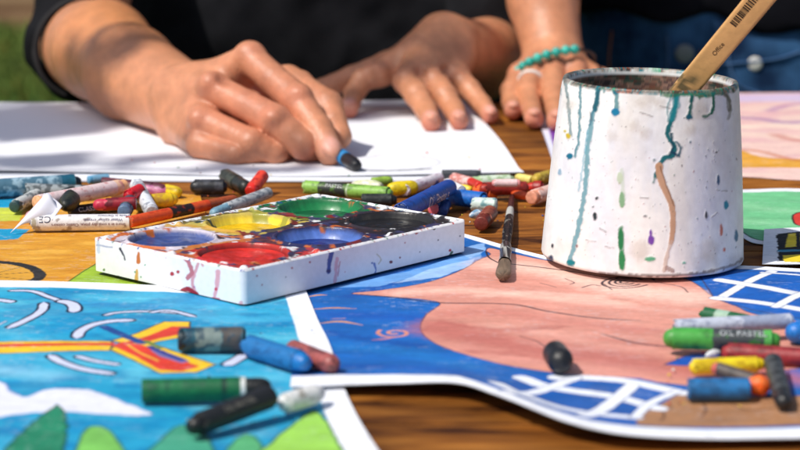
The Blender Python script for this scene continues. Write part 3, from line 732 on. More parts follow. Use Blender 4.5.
    def wall(p0, p1, n, nrm):
        s = np.linspace(0, 1, n); S, Hh = np.meshgrid(s, hz)
        base = p0+(p1-p0)*S[..., None]+0*Hh[..., None]
        base = rnd(base); W = np.dstack([base, ZT+Hh*(Ht-.0012)]); W = W.reshape(-1, 3)
        px, py = proj(W); q = Painter(px, py, (236, 238, 243)); return W, q, grid_faces(nh, n), S, Hh
    c00, c10, c11, c01 = Fp, Fp+eu*Lu, Fp+eu*Lu+ev*Lv, Fp+ev*Lv
    W, q, f, S, Hh = wall(c01, c00, 300, -eu)      # left face
    OR, RD, BK, BL, GR, PKc = (196, 110, 50), (168, 30, 50), (30, 40, 70), (60, 100, 170), (60, 140, 100), (214, 120, 140)
    q.stroke([(97, 245), (104, 246), (112, 247)], 1.6, BL, rough=.8, a=.6); q.stroke([(98, 240), (99, 252)], 3, (170, 195, 225), rough=1, a=.6)
    q.stroke([(120, 249), (123, 254), (125, 260)], 2.6, BK, rough=.7, w2=1.5); q.stroke([(130, 246), (142, 248), (156, 250.5)], 2.2, OR, rough=1)
    q.stroke([(138.5, 253), (138.5, 262)], 2.4, OR, w2=4.5, rough=.5); q.stroke([(137, 270), (136.5, 279)], 2.2, (206, 160, 90), w2=4, rough=.5)
    for x, y, r, c in ((135, 272, 1, GR), (145, 265, .8, GR), (141, 277, .9, GR), (166, 258, .6, PKc), (178, 272, 1.6, RD), (172, 274, 2.2, RD), (214, 263, .9, BK), (118, 277, 1.6, (60, 50, 40)), (104, 270, 1.2, (90, 130, 60)), (194, 287, 1.2, BL)):
        q.spot(x, y, r, c, rough=.5)
    q.stroke([(182, 255), (188, 262), (192, 272), (188, 278)], 4.5, (176, 60, 84), rough=1.2, a=.85); q.stroke([(200, 258), (196, 270), (192, 282), (196, 293)], 3.2, (198, 110, 130), rough=1.2, a=.75)
    q.stroke([(186, 254), (200, 261)], 3.2, (186, 50, 60), rough=1.4); q.stroke([(200, 261), (203, 266)], 2, (200, 90, 110), rough=.7, a=.7)
    q.stroke([(182, 291), (188, 289), (196, 294)], 5.0, (150, 20, 40), rough=1, rf=.4); q.stroke([(218, 272), (217, 284), (215, 296)], 4.8, (214, 140, 156), rough=.8, a=.8, w2=3.5); q.spot(216, 289, 1.6, (196, 60, 84))
    q.stroke([(213, 298), (219, 299)], 2, (198, 110, 130)); q.spot(241, 303, 2, (210, 150, 165), rough=.8, a=.8)
    q.stroke([(166, 252), (190, 257), (215, 261), (243, 268)], 1.3, (196, 80, 80), rough=.8, a=.7)
    parts.append((W, f, q.C))
    W, q, f, S, Hh = wall(c00, c10, 420, -ev)      # right face
    for x, y, r, c in ((257, 262+14, .8, RD), (262, 285, .7, RD), (292, 268, 1, RD), (286, 277, .7, (40, 60, 60)), (310, 262, 1, RD), (392, 236, 1.3, (120, 40, 50)), (416.5, 232.5, 1.7, (170, 30, 60)), (434, 228.5, 1.6, (40, 50, 50)), (391, 262, 1.6, (110, 20, 50)), (400, 257.5, .9, (120, 40, 60)), (353, 246.5, 1, BK), (450, 250.5, 1.4, RD), (372, 263, 1, BL), (420, 252, .6, BK), (438, 240, .7, BK), (300, 292, .6, RD), (330, 250, .8, BK), (405, 243, .7, RD), (460, 236, .7, BK), (345, 272, .5, RD), (281, 255, .9, RD)):
        q.spot(x, y, r, c, rough=.4)
    q.stroke([(331.5, 252), (329.5, 262), (328.5, 272)], 4.6, (44, 86, 160), rough=.7, w2=3.6); q.spot(328.5, 271, 2.4, (30, 50, 110), ry=1.6)
    q.stroke([(337, 258), (336, 272), (334, 286)], 3.2, (224, 170, 184), rough=1.0, a=.85); q.stroke([(340, 262), (338, 276)], 1.2, (198, 110, 130), rough=.7, a=.8)
    q.stroke([(374, 263), (376, 269), (375, 277)], 2.0, (60, 100, 180), rough=1.2, a=.85); q.stroke([(377, 254), (381, 259), (379, 264)], 1.1, (196, 190, 170), rough=.6)
    q.stroke([(448, 258), (450, 255), (452, 252)], 2, (60, 90, 60), rough=.6); q.stroke([(306, 297), (314, 292), (312, 300)], 1, (90, 110, 90), rough=.6, a=.6)
    parts.append((W, f, q.C))
    for a0, a1, nn in ((c10, c11, eu), (c11, c01, ev)):
        W, q, f, S, Hh = wall(a0, a1, 60, nn); parts.append((W, f, q.C))
    Vv, Fc, Cc = join(parts)
    mesh_obj('tray_body', Vv, Fc, M_plast, root, Cc, loc=root.location)
    # paint in the wells
    levels = [.0036, .0075, .0046, .0050, .0066, .0072]
    dark = [lin((196, 40, 30)), lin((18, 40, 112)), lin((24, 23, 24)), lin((44, 66, 128)), lin((214, 172, 8)), lin((12, 80, 46))]
    for i, (cu, cv, nm) in enumerate(wells):
        nr, nt = 26, 64; lv = levels[i]
        rmax = Rw*(1-(1-(1-(lv/.0115))**(1/.8)))**.0 if False else Rw*max(0.3, (1-(lv/.0115)**(1/.8)))**(1/5)
        rr = np.linspace(0.0001, rmax, nr)[:, None]; th = np.arange(nt)[None]*2*math.pi/nt
        x = cu+rr*np.cos(th); y = cv+rr*np.sin(th)
        n = fbm(x*130+i*5, y*130, 71+i, 4)
        z = Ht-lv+.0026*(n-.5)*(1-(rr/rmax)**6)+.0006*np.clip((rr/rmax-.85)/.15, 0, 1)
        Pp = Fp+x[..., None]*eu+y[..., None]*ev
        Vw = np.dstack([Pp, ZT+z+0*th]).reshape(-1, 3)
        cc = np.clip(dark[i][None]*(.6+.9*fbm(x*200, y*90, 8+i).ravel()[:, None]), 0, 1)
        if i == 3: cc = cc*.85+.15*lin((150, 165, 205))*np.clip(fbm(x*300, y*120, 3).ravel()[:, None]*1.6-.4, 0, 1)
        o = mesh_obj('paint', Vw, grid_faces(nr, nt, True)[:, ::1], M_paint, root, cc, loc=(*(Fp+cu*eu+cv*ev), ZT+.009))
        o['label'] = nm[0]+' paint in a round well'
build_tray()

# ================================================================== PAINT POT
def build_pot():
    c = G(642, 258, .003); zb = .0030
    R0, R1, Hp = .0640, .0545, .1135
    root = empty('paint_pot', (c[0], c[1], zb))
    tag(root, 'white tapered paint water pot streaked with blue, green and brown drips', 'paint pot')
    tilt = math.radians(1.3)
    Rm = np.array([[math.cos(tilt), 0, math.sin(tilt)], [0, 1, 0], [-math.sin(tilt), 0, math.cos(tilt)]])
    def place(P):
        return (P@Rm.T)+np.array([c[0], c[1], zb+R0*math.sin(tilt)])
    # profile: bottom edge -> wall -> rim -> inner wall -> floor
    prof = [(0.0, .0), (R0-.006, 0.0), (R0-.0020, .0001), (R0-.0006, .0008), (R0-.0001, .0022)]
    for t in np.linspace(.03, .965, 150): prof.append((R0+(R1-R0)*t+.0007*math.sin(t*3.14), Hp*t))
    prof += [(R1+.0003, Hp*.972), (R1+.0002, Hp*.98), (R1-.0001, Hp*.99), (R1-.0005, Hp*.998), (R1-.0018, Hp), (R1-.0030, Hp*.996), (R1-.0036, Hp*.985)]
    for t in np.linspace(.97, .35, 40): prof.append((R0-.0042+(R1-R0)*t, Hp*t))
    prof = np.array(prof); n = len(prof); m = 720
    th = np.arange(m)*2*math.pi/m-math.pi/2
    rr = prof[:, 0][:, None]*np.ones(m)[None]; zz = prof[:, 1][:, None]*np.ones(m)[None]
    outer = (np.arange(n) < 163)[:, None]
    X = rr*np.cos(th); Yy = rr*np.sin(th)
    dent = .0006*(fbm(np.cos(th)[None]*4+9+0*zz, np.sin(th)[None]*4+zz*30, 3)-.5)+.00008*(fbm(th[None]*30+0*zz, zz*300, 8)-.5)
    X *= 1+dent/np.maximum(rr, .01)*1; Yy *= 1+dent/np.maximum(rr, .01)
    P = place(np.dstack([X, Yy, zz]).reshape(-1, 3))
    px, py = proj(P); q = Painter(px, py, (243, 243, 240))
    front = (np.broadcast_to(np.sin(th)[None] < .25, (n, m)) & np.broadcast_to(outer, (n, m))).ravel()
    q.X = np.where(front, q.X, -9999.0)
    C0 = q.C.copy()
    TE, TE2, GN, DG = (10, 110, 130), (120, 190, 205), (30, 130, 90), (40, 50, 54)
    # faint stains
    q.wash((214, 206, 200), .45, .05, 3, fy=.02); q.wash((222, 226, 238), .6, .04, 9, fy=.012)
    S = q.stroke
    for P_, w, col, a in (([(566, 82), (570, 120), (571, 135)], 3.5, (96, 150, 160), .7), ([(581, 84), (580, 110), (579, 140), (575, 156)], 3.2, (110, 175, 190), .9), ([(597, 84), (597, 100), (592, 120), (588, 150), (585, 190), (578, 230), (570, 262)], 5.5, TE2, .85),
                          ([(598, 84), (598, 96), (595, 110)], 5, TE, .9), ([(594, 110), (590, 125)], 3, (30, 130, 160), .6), ([(616.5, 88), (616.5, 100), (616, 112)], 5.5, (60, 160, 170), .8),
                          ([(675, 88), (676, 100), (673, 115), (668, 130), (669, 138), (674, 146), (673, 155), (665, 158), (659, 166), (656, 176)], 5.5, (20, 130, 140), .95),
                          ([(672, 88), (668, 108), (668, 122)], 2.5, (150, 200, 206), .8), ([(671, 134), (673, 146), (670, 155)], 3, (0, 90, 110), .9), ([(672, 152), (679, 156)], 3, (10, 70, 110), .9),
                          ([(691, 90), (691, 104), (690, 114), (688, 118)], 4, (16, 120, 116), .95), ([(712, 90), (714, 104), (711, 113), (704, 116)], 3.4, (16, 128, 100), .95), ([(723, 92), (728, 98), (729, 110)], 4, (90, 90, 60), .6)):
        S(P_, w*.85, tuple(c*.8 for c in col), rough=1.6, a=min(1, a+.05), rf=.3, soft=.7)
    for P_, w, col, a in (([(575, 83), (600, 86), (640, 88), (680, 88), (722, 90)], 4.2, (30, 130, 110), .8), ([(668, 88), (684, 90), (716, 92)], 6.5, (20, 130, 96), .85), ([(594, 86), (602, 86)], 5, (10, 90, 120), .9), ([(674, 90), (676, 104), (672, 118)], 7, (20, 140, 150), .7),
                          ([(605, 84), (604, 92)], 2.5, (30, 120, 130), .7), ([(632, 86), (631, 92)], 3, (10, 120, 140), .8), ([(697, 92), (699, 98)], 2.2, (30, 130, 110), .7), ([(560, 82), (561, 94)], 2.4, (60, 110, 110), .6), ([(727, 92), (730, 106), (728, 118)], 3, (70, 70, 50), .55),
                          ([(720, 92), (726, 96)], 4, (80, 76, 50), .6), ([(676, 142), (681, 148), (678, 155)], 2.2, (0, 84, 104), .9), ([(656, 176), (653, 182)], 2.4, (30, 110, 110), .7), ([(588, 130), (583, 165), (579, 190)], 2.2, (90, 165, 185), .6), ([(622, 170), (623, 200)], 4, (176, 196, 170), .5), ([(621, 228), (622, 268)], 5, (50, 130, 84), .75)):
        S(P_, w, col, rough=1.3, a=a, rf=.3, soft=.7)
    S([(659, 166), (661, 180), (668, 196), (672, 206), (673, 225), (671, 242)], 7.5, (196, 150, 116), rough=.8, a=.95, w2=5); S([(660, 166), (668, 190), (674, 206)], 1.2, (130, 90, 66), rough=.8, a=.9)
    S([(671, 242), (667, 255), (664, 270)], 4, (206, 178, 160), rough=1, a=.7); S([(667, 268), (672, 270)], 5, (150, 110, 100), rough=1, a=.7)
    for x, y, r, ry, col in ((570, 156, 3.2, 3.2, (10, 110, 140)), (615.5, 112, 4.2, 4, (0, 120, 160)), (616, 90, 4, 5, (6, 110, 130)), (571, 263, 4.5, 3.2, (10, 120, 130)), (630, 90, 2.5, 2.5, (0, 120, 150)), (640, 91, 2.3, 2, (10, 130, 150)),
                             (689, 117, 3.4, 2.6, (10, 90, 110)), (704, 116, 2.6, 1.8, (10, 100, 90)), (565, 131, 1.6, 1.2, (200, 180, 30)), (568.5, 136, 2.4, 3, (206, 180, 40)), (597, 198, 1.6, 1.6, (20, 30, 30)), (595, 216.5, 2, 4, (20, 40, 44)), (593, 207, .9, .9, (30, 60, 60)),
                             (651, 240, 3.2, 5, (120, 70, 170)), (650.5, 233, 1.6, 3, (120, 70, 170)), (621, 239, 3, 11, (30, 120, 70)), (622, 260, 3.4, 10, (40, 130, 76)), (622, 200, 3, 8, (130, 170, 130)), (620, 178, 3, 6, (190, 205, 180)), (650, 259, 5.5, 2.4, (90, 170, 130)),
                             (706, 215, 1.4, 4, (40, 44, 50)), (726, 205, 2.4, 4.5, (20, 140, 160)), (721, 230, 1.6, 6, (206, 120, 100)), (724, 250, 1.3, 2, (206, 110, 90)), (736, 236, 1.8, 6, (50, 110, 140)), (718, 180, 1.6, 5, (70, 100, 130)), (553, 246, 1.3, 2, (50, 50, 60)), (551, 259, 2.8, 4, (40, 60, 90)),
                             (684, 263, 1.6, 1, (60, 170, 140)), (690, 142, 1, 1, (30, 90, 110)), (716, 152, 1, 1, (60, 60, 60)), (654, 160, 1.2, 1, (60, 100, 110)), (577, 246, 1.2, 1.5, (120, 60, 60)), (560, 172, 2, 3, (150, 180, 200)), (645, 216, 2, 1, (90, 90, 96))):
        q.spot(x, y, r, col, ry, rough=.8, soft=.7)
    for P_ in ([(600, 228), (606, 232)], [(605, 246), (614, 248)], [(640, 197), (648, 198)], [(660, 106), (670, 108)], [(640, 112), (652, 116)], [(590, 112), (592, 120)], [(717, 190), (727, 191)], [(712, 217), (717, 213)], [(586, 240), (596, 242)]):
        S(P_, 1.3, (110, 100, 96), rough=.8, a=.55)
    for x, y, r in ((650, 98, 7), (660, 103, 5), (640, 102, 5), (634, 126, 6), (645, 133, 6), (612, 136, 5), (700, 110, 8), (708, 250, 10), (690, 130, 5), (640, 250, 10), (570, 105, 5), (706, 264, 12), (735, 262, 8)):
        q.spot(x, y, r, (190, 176, 160), rough=2.5, a=.35, soft=3)
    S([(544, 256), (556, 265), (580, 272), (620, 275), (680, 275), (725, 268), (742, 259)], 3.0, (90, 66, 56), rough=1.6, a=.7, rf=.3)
    r2 = np.random.default_rng(9)
    for i in range(230):
        x = r2.uniform(548, 738); y = r2.uniform(92, 268); cc = [(80, 74, 72), (60, 110, 130), (120, 96, 80), (160, 90, 90), (60, 100, 80)][r2.integers(5)]
        k = r2.random()**3; q.spot(x, y, .22+.55*k, cc, .22+1.2*k*r2.random(), rough=.5, a=.75)
    base_ = C0; dm = np.clip(np.abs(q.C-base_).sum(1)*1.2-.12, 0, 1)
    rad = np.stack([np.cos(th)[None]*np.ones((n, 1)), np.sin(th)[None]*np.ones((n, 1)), np.zeros((n, m))], -1).reshape(-1, 3)
    P = P+(rad@Rm.T)*(dm*.00022)[:, None]
    # rim smudges: a band of colour following the rim, all round
    T = np.broadcast_to(th[None], (n, m)).ravel(); Zl = zz.ravel(); R_ = rr.ravel(); C = q.C
    rim = np.clip((Zl-Hp*(.975-.03*fbm(T*9, T*0, 5)*np.clip(1.4-np.abs(T+math.pi/2-.35), .1, 1)))/(Hp*.008), 0, 1)*(np.arange(n*m) >= 0)
    pal = [lin((40, 150, 110)), lin((90, 66, 50)), lin((150, 136, 120)), lin((20, 110, 120)), lin((150, 84, 60)), lin((46, 44, 40))]
    n1 = fbm(np.cos(T)*5+9, np.sin(T)*5+Zl*90, 21); n2 = fbm(np.cos(T)*18+9, np.sin(T)*18+Zl*260, 25)
    ci = np.clip((n1-.25)*2*len(pal), 0, len(pal)-1e-3).astype(int)
    Pal = np.array(pal); rc = Pal[ci]*(.6+.8*n2[:, None])
    fr = np.clip(1-np.abs(T+math.pi/2-.35)/.9, 0, 1)        # greener towards the front right
    rc = rc*(1-.75*fr[:, None])+lin((34, 146, 112))*(.5+n2[:, None])*.75*fr[:, None]
    al = rim*np.clip(.4+1.8*(n2-.35)+.8*fr, 0, 1)
    tp = np.clip((Zl-Hp*.985)/(Hp*.006), 0, 1)*np.clip(.55+2*(n1-.4), 0, .95); rc2 = (np.array(pal)[np.clip((n2-.2)*1.6*5, 0, 5).astype(int)])*.7
    C = C*(1-al[:, None])+rc*al[:, None]; C = C*(1-tp[:, None])+rc2*tp[:, None]
    inner = ~np.broadcast_to(outer, (n, m)).ravel()
    n3 = fbm(T*2.2+9, Zl*150, 33, 4); n4 = fbm(T*5+9, Zl*260, 36, 4)
    pi = np.array([lin((30, 44, 50)), lin((110, 62, 44)), lin((60, 90, 70)), lin((190, 150, 130)), lin((24, 50, 66)), lin((150, 130, 120)), lin((80, 46, 40))])
    k = np.clip((n3-.22)*1.8*len(pi), 0, len(pi)-1e-3).astype(int); k2 = np.clip((n4-.22)*1.8*len(pi), 0, len(pi)-1e-3).astype(int)
    ic = .5*pi[k]+.5*pi[k2]
    n3 = np.clip((n3-.5)*2.4+.5, 0, 1); ic = .55*ic+.45*(lin((40, 52, 56))*(1-np.clip(n3*2-.5, 0, 1))[:, None]+lin((150, 104, 84))*np.clip(n3*2-.5, 0, 1)[:, None]); b = (inner & (Zl < Hp*.99)); C[b] = ic[b]
    V_, F_ = P, grid_faces(n, m, True)
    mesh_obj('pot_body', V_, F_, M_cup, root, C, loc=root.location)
    # murky water
    nr = 20; R_in = R0-.0042+(R1-R0)*.62-.0002
    r_ = np.linspace(.0001, R_in, nr)[:, None]; t_ = np.arange(72)[None]*2*math.pi/72
    Pw = place(np.dstack([r_*np.cos(t_), r_*np.sin(t_), Hp*.62+0*r_+0*t_]).reshape(-1, 3))
    mesh_obj('paint_water', Pw, grid_faces(nr, 72, True), attr_mat('murky_water', .08, .5), root, np.tile(lin((60, 70, 66)), (len(Pw), 1)), loc=root.location)
    return c, Hp, zb
pot = build_pot()

# ---- text as real meshes
def text_mesh(s, size, font=None):
    cu = bpy.data.curves.new('lettering', 'FONT'); cu.body = s; cu.size = size; cu.align_x = 'CENTER'; cu.align_y = 'CENTER'; cu.resolution_u = 3
    ob = bpy.data.objects.new('lettering_tmp', cu); COL.objects.link(ob)
    dg = bpy.context.evaluated_depsgraph_get(); me = bpy.data.meshes.new_from_object(ob.evaluated_get(dg))
    V = np.array([v.co[:] for v in me.vertices]); Fs = [tuple(p.vertices) for p in me.polygons]
    bpy.data.objects.remove(ob); bpy.data.curves.remove(cu); bpy.data.meshes.remove(me)
    return V, Fs

def build_stick():
    c, Hp, zb = pot
    Pr = A(688, 86, 1.3135); Pt = A(779, -24, 1.285)
    ax = Pt-Pr; L = np.linalg.norm(ax); ax /= L
    bot = Pr-ax*.118*1.0
    # keep the lower end inside the pot
    top = Pt+ax*.05
    view = np.array([0, CP, -SP]); wv = np.cross(ax, view); wv /= np.linalg.norm(wv); nv = np.cross(wv, ax); nv /= np.linalg.norm(nv)
    if nv[1] > 0: nv = -nv
    root = empty('paintbrush', tuple(bot))
    tag(root, 'flat bare wood brush handle with a printed barcode, standing in the pot', 'paintbrush')
    LL = np.linalg.norm(top-bot); n = 170; m = 28
    s = np.linspace(0, 1, n); V = []; C = []
    th = np.arange(m)*2*math.pi/m
    for si in s:
        dd = si*LL; w = .0068+.0016*np.clip(dd/LL, 0, 1); t = .0019
        if si > .95: w *= math.sqrt(max(0.02, 1-((si-.95)/.05)**2))
        cx = np.sign(np.cos(th))*np.abs(np.cos(th))**.35*w; cy = np.sign(np.sin(th))*np.abs(np.sin(th))**.5*t
        V.append(bot+ax*dd+cx[:, None]*wv+cy[:, None]*nv)
    V = np.concatenate(V); SS = np.repeat(s*LL, m); lx = (V-bot)@wv
    g = fbm(lx*900, SS*25, 4, 4); C = lin((216, 166, 108))*(.80+.36*g[:, None])
    lim = .112
    dirt = np.clip((lim+.028*fbm(lx*300, SS*120, 8)-SS)/.006, 0, 1)*np.clip((fbm(lx*500, SS*260, 9)-.42)*8, 0, 1)
    C = C*(1-dirt[:, None]*.85)+lin((90, 84, 60))*dirt[:, None]*.85
    low = np.clip((.112-SS)/.012, 0, 1)[:, None]; C = C*(1-low*.5)+lin((110, 96, 60))*low*.5
    mesh_obj('handle', V, grid_faces(n, m, True), M_woodlight, root, C, loc=bot)
    # barcode and word, printed on the camera side
    def at(P0): # nearest position along the axis for a photo pixel
        best = min(np.linspace(0, LL, 600), key=lambda d: np.hypot(*(np.array(proj(bot+ax*d))-np.array(P0)))); return best
    surf = .0019+.00012
    Vb, Fb = [], []; d0 = at((736, 26)); d1 = at((765, -10)); r2 = np.random.default_rng(2); x = d0
    while x < d1:
        w = r2.choice([.0003, .0006, .0009]); a0, a1 = .0005, .0052
        k = len(Vb)
        for dx, dy in ((0, a0), (w, a0), (w, a1), (0, a1)): Vb.append(bot+ax*(x+dx)+wv*(-dy if wv[0] > 0 else dy)*1.0+nv*surf)
        Fb.append((k, k+1, k+2, k+3)); x += w+r2.choice([.0003, .0005, .0008])
    mesh_obj('barcode', Vb, Fb, M_ink, root, np.tile(lin((28, 22, 20)), (len(Vb), 1)), smooth=False, loc=bot)
    T, Ff = text_mesh('Office', .0040); d = at((719, 48))
    sg = 1 if wv[0] > 0 else -1
    P = bot+ax*d+T[:, :1]*ax+nv*surf+(-T[:, 1:2]-.0002)*wv*sg
    mesh_obj('lettering', P, Ff, M_ink, root, np.tile(lin((30, 24, 22)), (len(P), 1)), smooth=False, loc=bot)
build_stick()

# ================================================================== CRAYONS
PG = 'oil pastels scattered on the table'
def lathe_axis(prof, m, a, ax, e1, e2, amp=0.0, seed=0, squash=1.0):
    prof = np.array(prof); n = len(prof); th = np.arange(m)*2*math.pi/m
    r = prof[:, 1][:, None]*np.ones(m); x = prof[:, 0][:, None]*np.ones(m)
    nz = fbm(x*260+seed, np.cos(th)[None]*2+5+np.sin(th)[None]*1.3+0*x, seed, 3)-.5
    r = r+amp*nz*2*np.clip(r/(r.max()), 0, 1)
    P = a+x[..., None]*ax+(r*np.cos(th))[..., None]*e1+(r*np.sin(th))[..., None]*e2*squash
    return P.reshape(-1, 3), grid_faces(n, m, True), x.ravel(), np.broadcast_to(th[None], (n, m)).ravel()
def tipprof(kind, r, side):
    """list of (distance from the end, radius)"""
    if kind == 'flat': return [(0, .0001), (0, r*.8), (r*.06, r*.93), (r*.2, r)]
    if kind == 'round': return [(0, .0001), (r*.05, r*.35), (r*.2, r*.62), (r*.45, r*.84), (r*.8, r*.96), (r*1.2, r)]
    if kind == 'cone': return [(0, .0001), (r*.05, r*.3), (r*.4, r*.5), (r*1.1, r*.75), (r*2.0, r*.95), (r*2.6, r)]
    if kind == 'worn': return [(0, .0001), (r*.02, r*.55), (r*.3, r*.75), (r*.8, r*.9), (r*1.5, r)]
SEED = [100]
def pastel(label, p0, p1, dpx, stick, wrap=None, zb=(0.0015, 0.0015), w=(.12, 1.0), tips=('worn', 'flat'), dirt=None, dirt_amt=.35, bands=(), text=(), group=PG, roll=0.0, Ls=None, stickmix=None, frayed=True, up=None):
    """p0, p1: the two end centres in the photo; dpx: diameter there; zb: height of the underside at each end"""
    SEED[0] += 17; sd = SEED[0]
    c0 = G(*p0, zb[0]+.005); c1 = G(*p1, zb[1]+.005); zc = (depth(c0)+depth(c1))/2; r = dpx*zc/F/2
    a = G(*p0, zb[0]+r); b = G(*p1, zb[1]+r)
    if up is not None: a = A(*p0, up[0]); b = A(*p1, up[1])
    if Ls: b = a+(b-a)/np.linalg.norm(b-a)*Ls
    ax = b-a; L = np.linalg.norm(ax); ax /= L
    e1 = np.cross(ax, (0, 0, 1.0)); e1 /= np.linalg.norm(e1); e2 = np.cross(e1, ax)
    if e1[1] > 0: e1 = -e1; e2 = e2
    loc = (a+b)/2; loc[2] = min(a[2], b[2])-r
    multi = wrap is not None
    root = empty('oil_pastel', tuple(loc)) if multi else None
    rs = r*(.9 if multi else 1.0)
    t0 = tipprof(tips[0], rs, 0); t1 = tipprof(tips[1], rs, 1)
    mid = np.linspace(t0[-1][0], L-t1[-1][0], max(8, int(L/.0012)))[1:-1]
    prof = [(x, q) for x, q in t0]+[(x, rs) for x in mid]+[(L-x, q) for x, q in t1[::-1]]
    V, Fc, x, th = lathe_axis(prof, 36, a, ax, e1, e2, amp=r*.05, seed=sd)
    cn = fbm(x*300, th*1.2, sd, 4); C = lin(stick)*(.75+.5*cn[:, None])
    if stickmix is not None:
        al = np.clip((fbm(x*220, th*1.5, sd+3)-.5)*7, 0, 1)[:, None]; C = C*(1-al)+lin(stickmix)*al
    me = mesh_obj('crayon' if multi else 'oil_pastel', V, Fc, M_wax, root, C, loc=tuple(loc))
    if multi:
        x0, x1 = w[0]*L, w[1]*L
        xs = np.linspace(x0, x1, max(30, int((x1-x0)/.0006)))
        prof = [(x0, rs*.99), (x0, r)]+[(q, r) for q in xs[1:-1]]+[(x1, r), (x1, rs*.99)]
        V, Fc, x, th = lathe_axis(prof, 48, a, ax, e1, e2, amp=r*.02, seed=sd+5)
        if frayed:
            q = fbm(th*2.2, th*0+1, sd+9, 4)-.5
            e = np.clip(1-(x-x0)/(.25*(x1-x0)+1e-6), 0, 1); V = V+(ax[None]*(e*q*r*1.1)[:, None])
        C = np.tile(lin(wrap), (len(V), 1)); f = (x-x0)/(x1-x0)
        for (f0, f1, col, *rest) in bands:
            jag = rest[0] if rest else 0.0
            ff = f+jag*(fbm(x*300, th*2, sd+21)-.5)
            al = (np.clip((ff-f0)/.008, 0, 1)*np.clip((f1-ff)/.008, 0, 1))[:, None]; C = C*(1-al)+lin(col)*al
        C *= (.9+.2*fbm(x*200, th*1.5, sd+2)[:, None])
        for dcol, da, sc in ([(dirt, dirt_amt, 1.0)] if dirt is not None else []):
            nn = fbm(x*240*sc, th*1.6*sc, sd+31, 5); al = (np.clip((nn-(.68-.4*da))*9, 0, 1)*.8)[:, None]
            C = C*(1-al)+lin(dcol)*al
        mesh_obj('wrapper', V, Fc, M_wrap, root, C, loc=tuple(loc))
        for (s, size, f0, ang, col, flip) in text:
            T, Ff = text_mesh(s, size*r*2)
            fl = -1 if flip else 1
            ex = 1.0 if ax[0] > 0 else -1.0
            X = f0*L+T[:, 0]*fl*ex; an = math.radians(ang)+T[:, 1]*fl/(r*1.03)
            # e1 points to the camera, e2 up (or down): angle 0 faces the camera, 90 the top
            sgn = 1 if e2[2] > 0 else -1
            P = a+X[:, None]*ax+(np.cos(an)*r*1.035)[:, None]*e1+(np.sin(an)*r*1.035*sgn)[:, None]*e2
            mesh_obj('lettering', P, Ff, M_ink, root, np.tile(lin(col), (len(P), 1)), smooth=False, loc=tuple(loc))
    tag(root if multi else me, label, 'oil pastel', group)
    return root if multi else me

BKc = (26, 26, 28); DK = (44, 44, 48)
LB = (228, 224, 228)
# ---- back left heap
pastel('fat white and teal smudged crayon lying by the sheet at the left edge', (-14, 189), (81, 183), 19, (12, 30, 40), (150, 180, 196), w=(0, .93), tips=('flat', 'worn'), dirt=(20, 84, 110), dirt_amt=.75, bands=((.84, 1, (14, 90, 110)), (.0, .05, (20, 40, 50))))
pastel('short grey stub with a white wrapper behind the torn paper', (14, 207), (42, 192), 13, (40, 70, 74), (205, 208, 206), w=(.1, 1), tips=('flat', 'flat'), dirt=(90, 100, 104), dirt_amt=.5)
pastel('dirty silver grey crayon behind the pale pink one', (26, 190), (86, 192), 14, (70, 76, 80), (150, 158, 162), dirt=(40, 50, 56), dirt_amt=.8, w=(0, 1), zb=(.004, .002))
pastel('black wrapped crayon with small white print in the left heap', (70, 212), (118, 206), 12, BKc, (34, 34, 38), dirt=(120, 120, 126), dirt_amt=.2, w=(0, 1), text=(('CLASSIC', .55, .35, 20, (220, 220, 225), False),))
pastel('pale pink wrapped crayon with a peach end lying across the left heap', (36, 203), (125, 186), 15.5, (240, 178, 130), (228, 204, 204), zb=(.012, .012), w=(.04, .93), tips=('flat', 'flat'), dirt=(196, 120, 120), dirt_amt=.22, bands=((.92, 1, (232, 190, 160)), ))
pastel('short black stub pointing at the viewer beside the torn paper', (65, 206), (72, 196), 21, (34, 38, 34), None, zb=(.008, .008), tips=('cone', 'flat'), stickmix=(60, 64, 50))
pastel('crimson crayon with a rounded pink tip in the left heap', (93, 205), (136, 203), 13, (204, 50, 80), (150, 20, 40), zb=(.009, .010), w=(.3, 1), tips=('round', 'flat'), dirt=(90, 10, 30), dirt_amt=.4)
pastel('dark maroon crayon behind the left heap', (104, 184), (166, 190), 14, (96, 40, 56), (110, 52, 62), w=(0, .8), dirt=(60, 24, 40), dirt_amt=.6, tips=('flat', 'worn'))
pastel('mauve stub behind the yellow crayon', (146, 190), (168, 191), 12, (170, 90, 140), None, tips=('flat', 'worn'), stickmix=(200, 130, 160))
pastel('little yellow stub at the back of the left heap', (166, 190), (180, 193), 12, (226, 196, 30), None, tips=('flat', 'worn'), stickmix=(180, 150, 20))
pastel('short yellow crayon between the white and the orange ones', (146, 202), (177, 199), 14.5, (232, 196, 40), (226, 190, 30), w=(.0, .8), zb=(.001, .001), tips=('flat', 'worn'), dirt=(190, 140, 60), dirt_amt=.35)
pastel('white wrapped crayon standing askew in the left heap', (136, 184), (152, 212), 14.5, (196, 200, 208), (214, 218, 226), zb=(.012, .001), w=(.04, .96), tips=('worn', 'flat'), dirt=(120, 126, 140), dirt_amt=.3, text=(('OIL', .5, .5, 10, (90, 100, 140), True),))
pastel('long white crayon with upside down print and a CE mark, front of the left heap', (33, 223), (131.5, 222), 16.5, (150, 140, 130), (226, 224, 226), w=(.0, .985), tips=('flat', 'flat'), dirt=(130, 110, 100), dirt_amt=.12,
       bands=((.0, .055, (170, 160, 140), .02), (.055, .068, (40, 44, 70))),
       text=(('CE', .62, .13, 38, (60, 64, 90), True), ('Made in Germany', .26, .82, 62, (60, 60, 110), True), ('Water colour crayon', .27, .72, 28, (60, 60, 110), True), ('Store in a cool dry place. Classic colours', .27, .57, -4, (110, 44, 60), True)))
pastel('blue grey stub with its round end facing the viewer', (124, 212), (130, 202), 15, (96, 120, 150), (60, 70, 84), zb=(.006, .006), w=(.25, 1), tips=('flat', 'flat'))
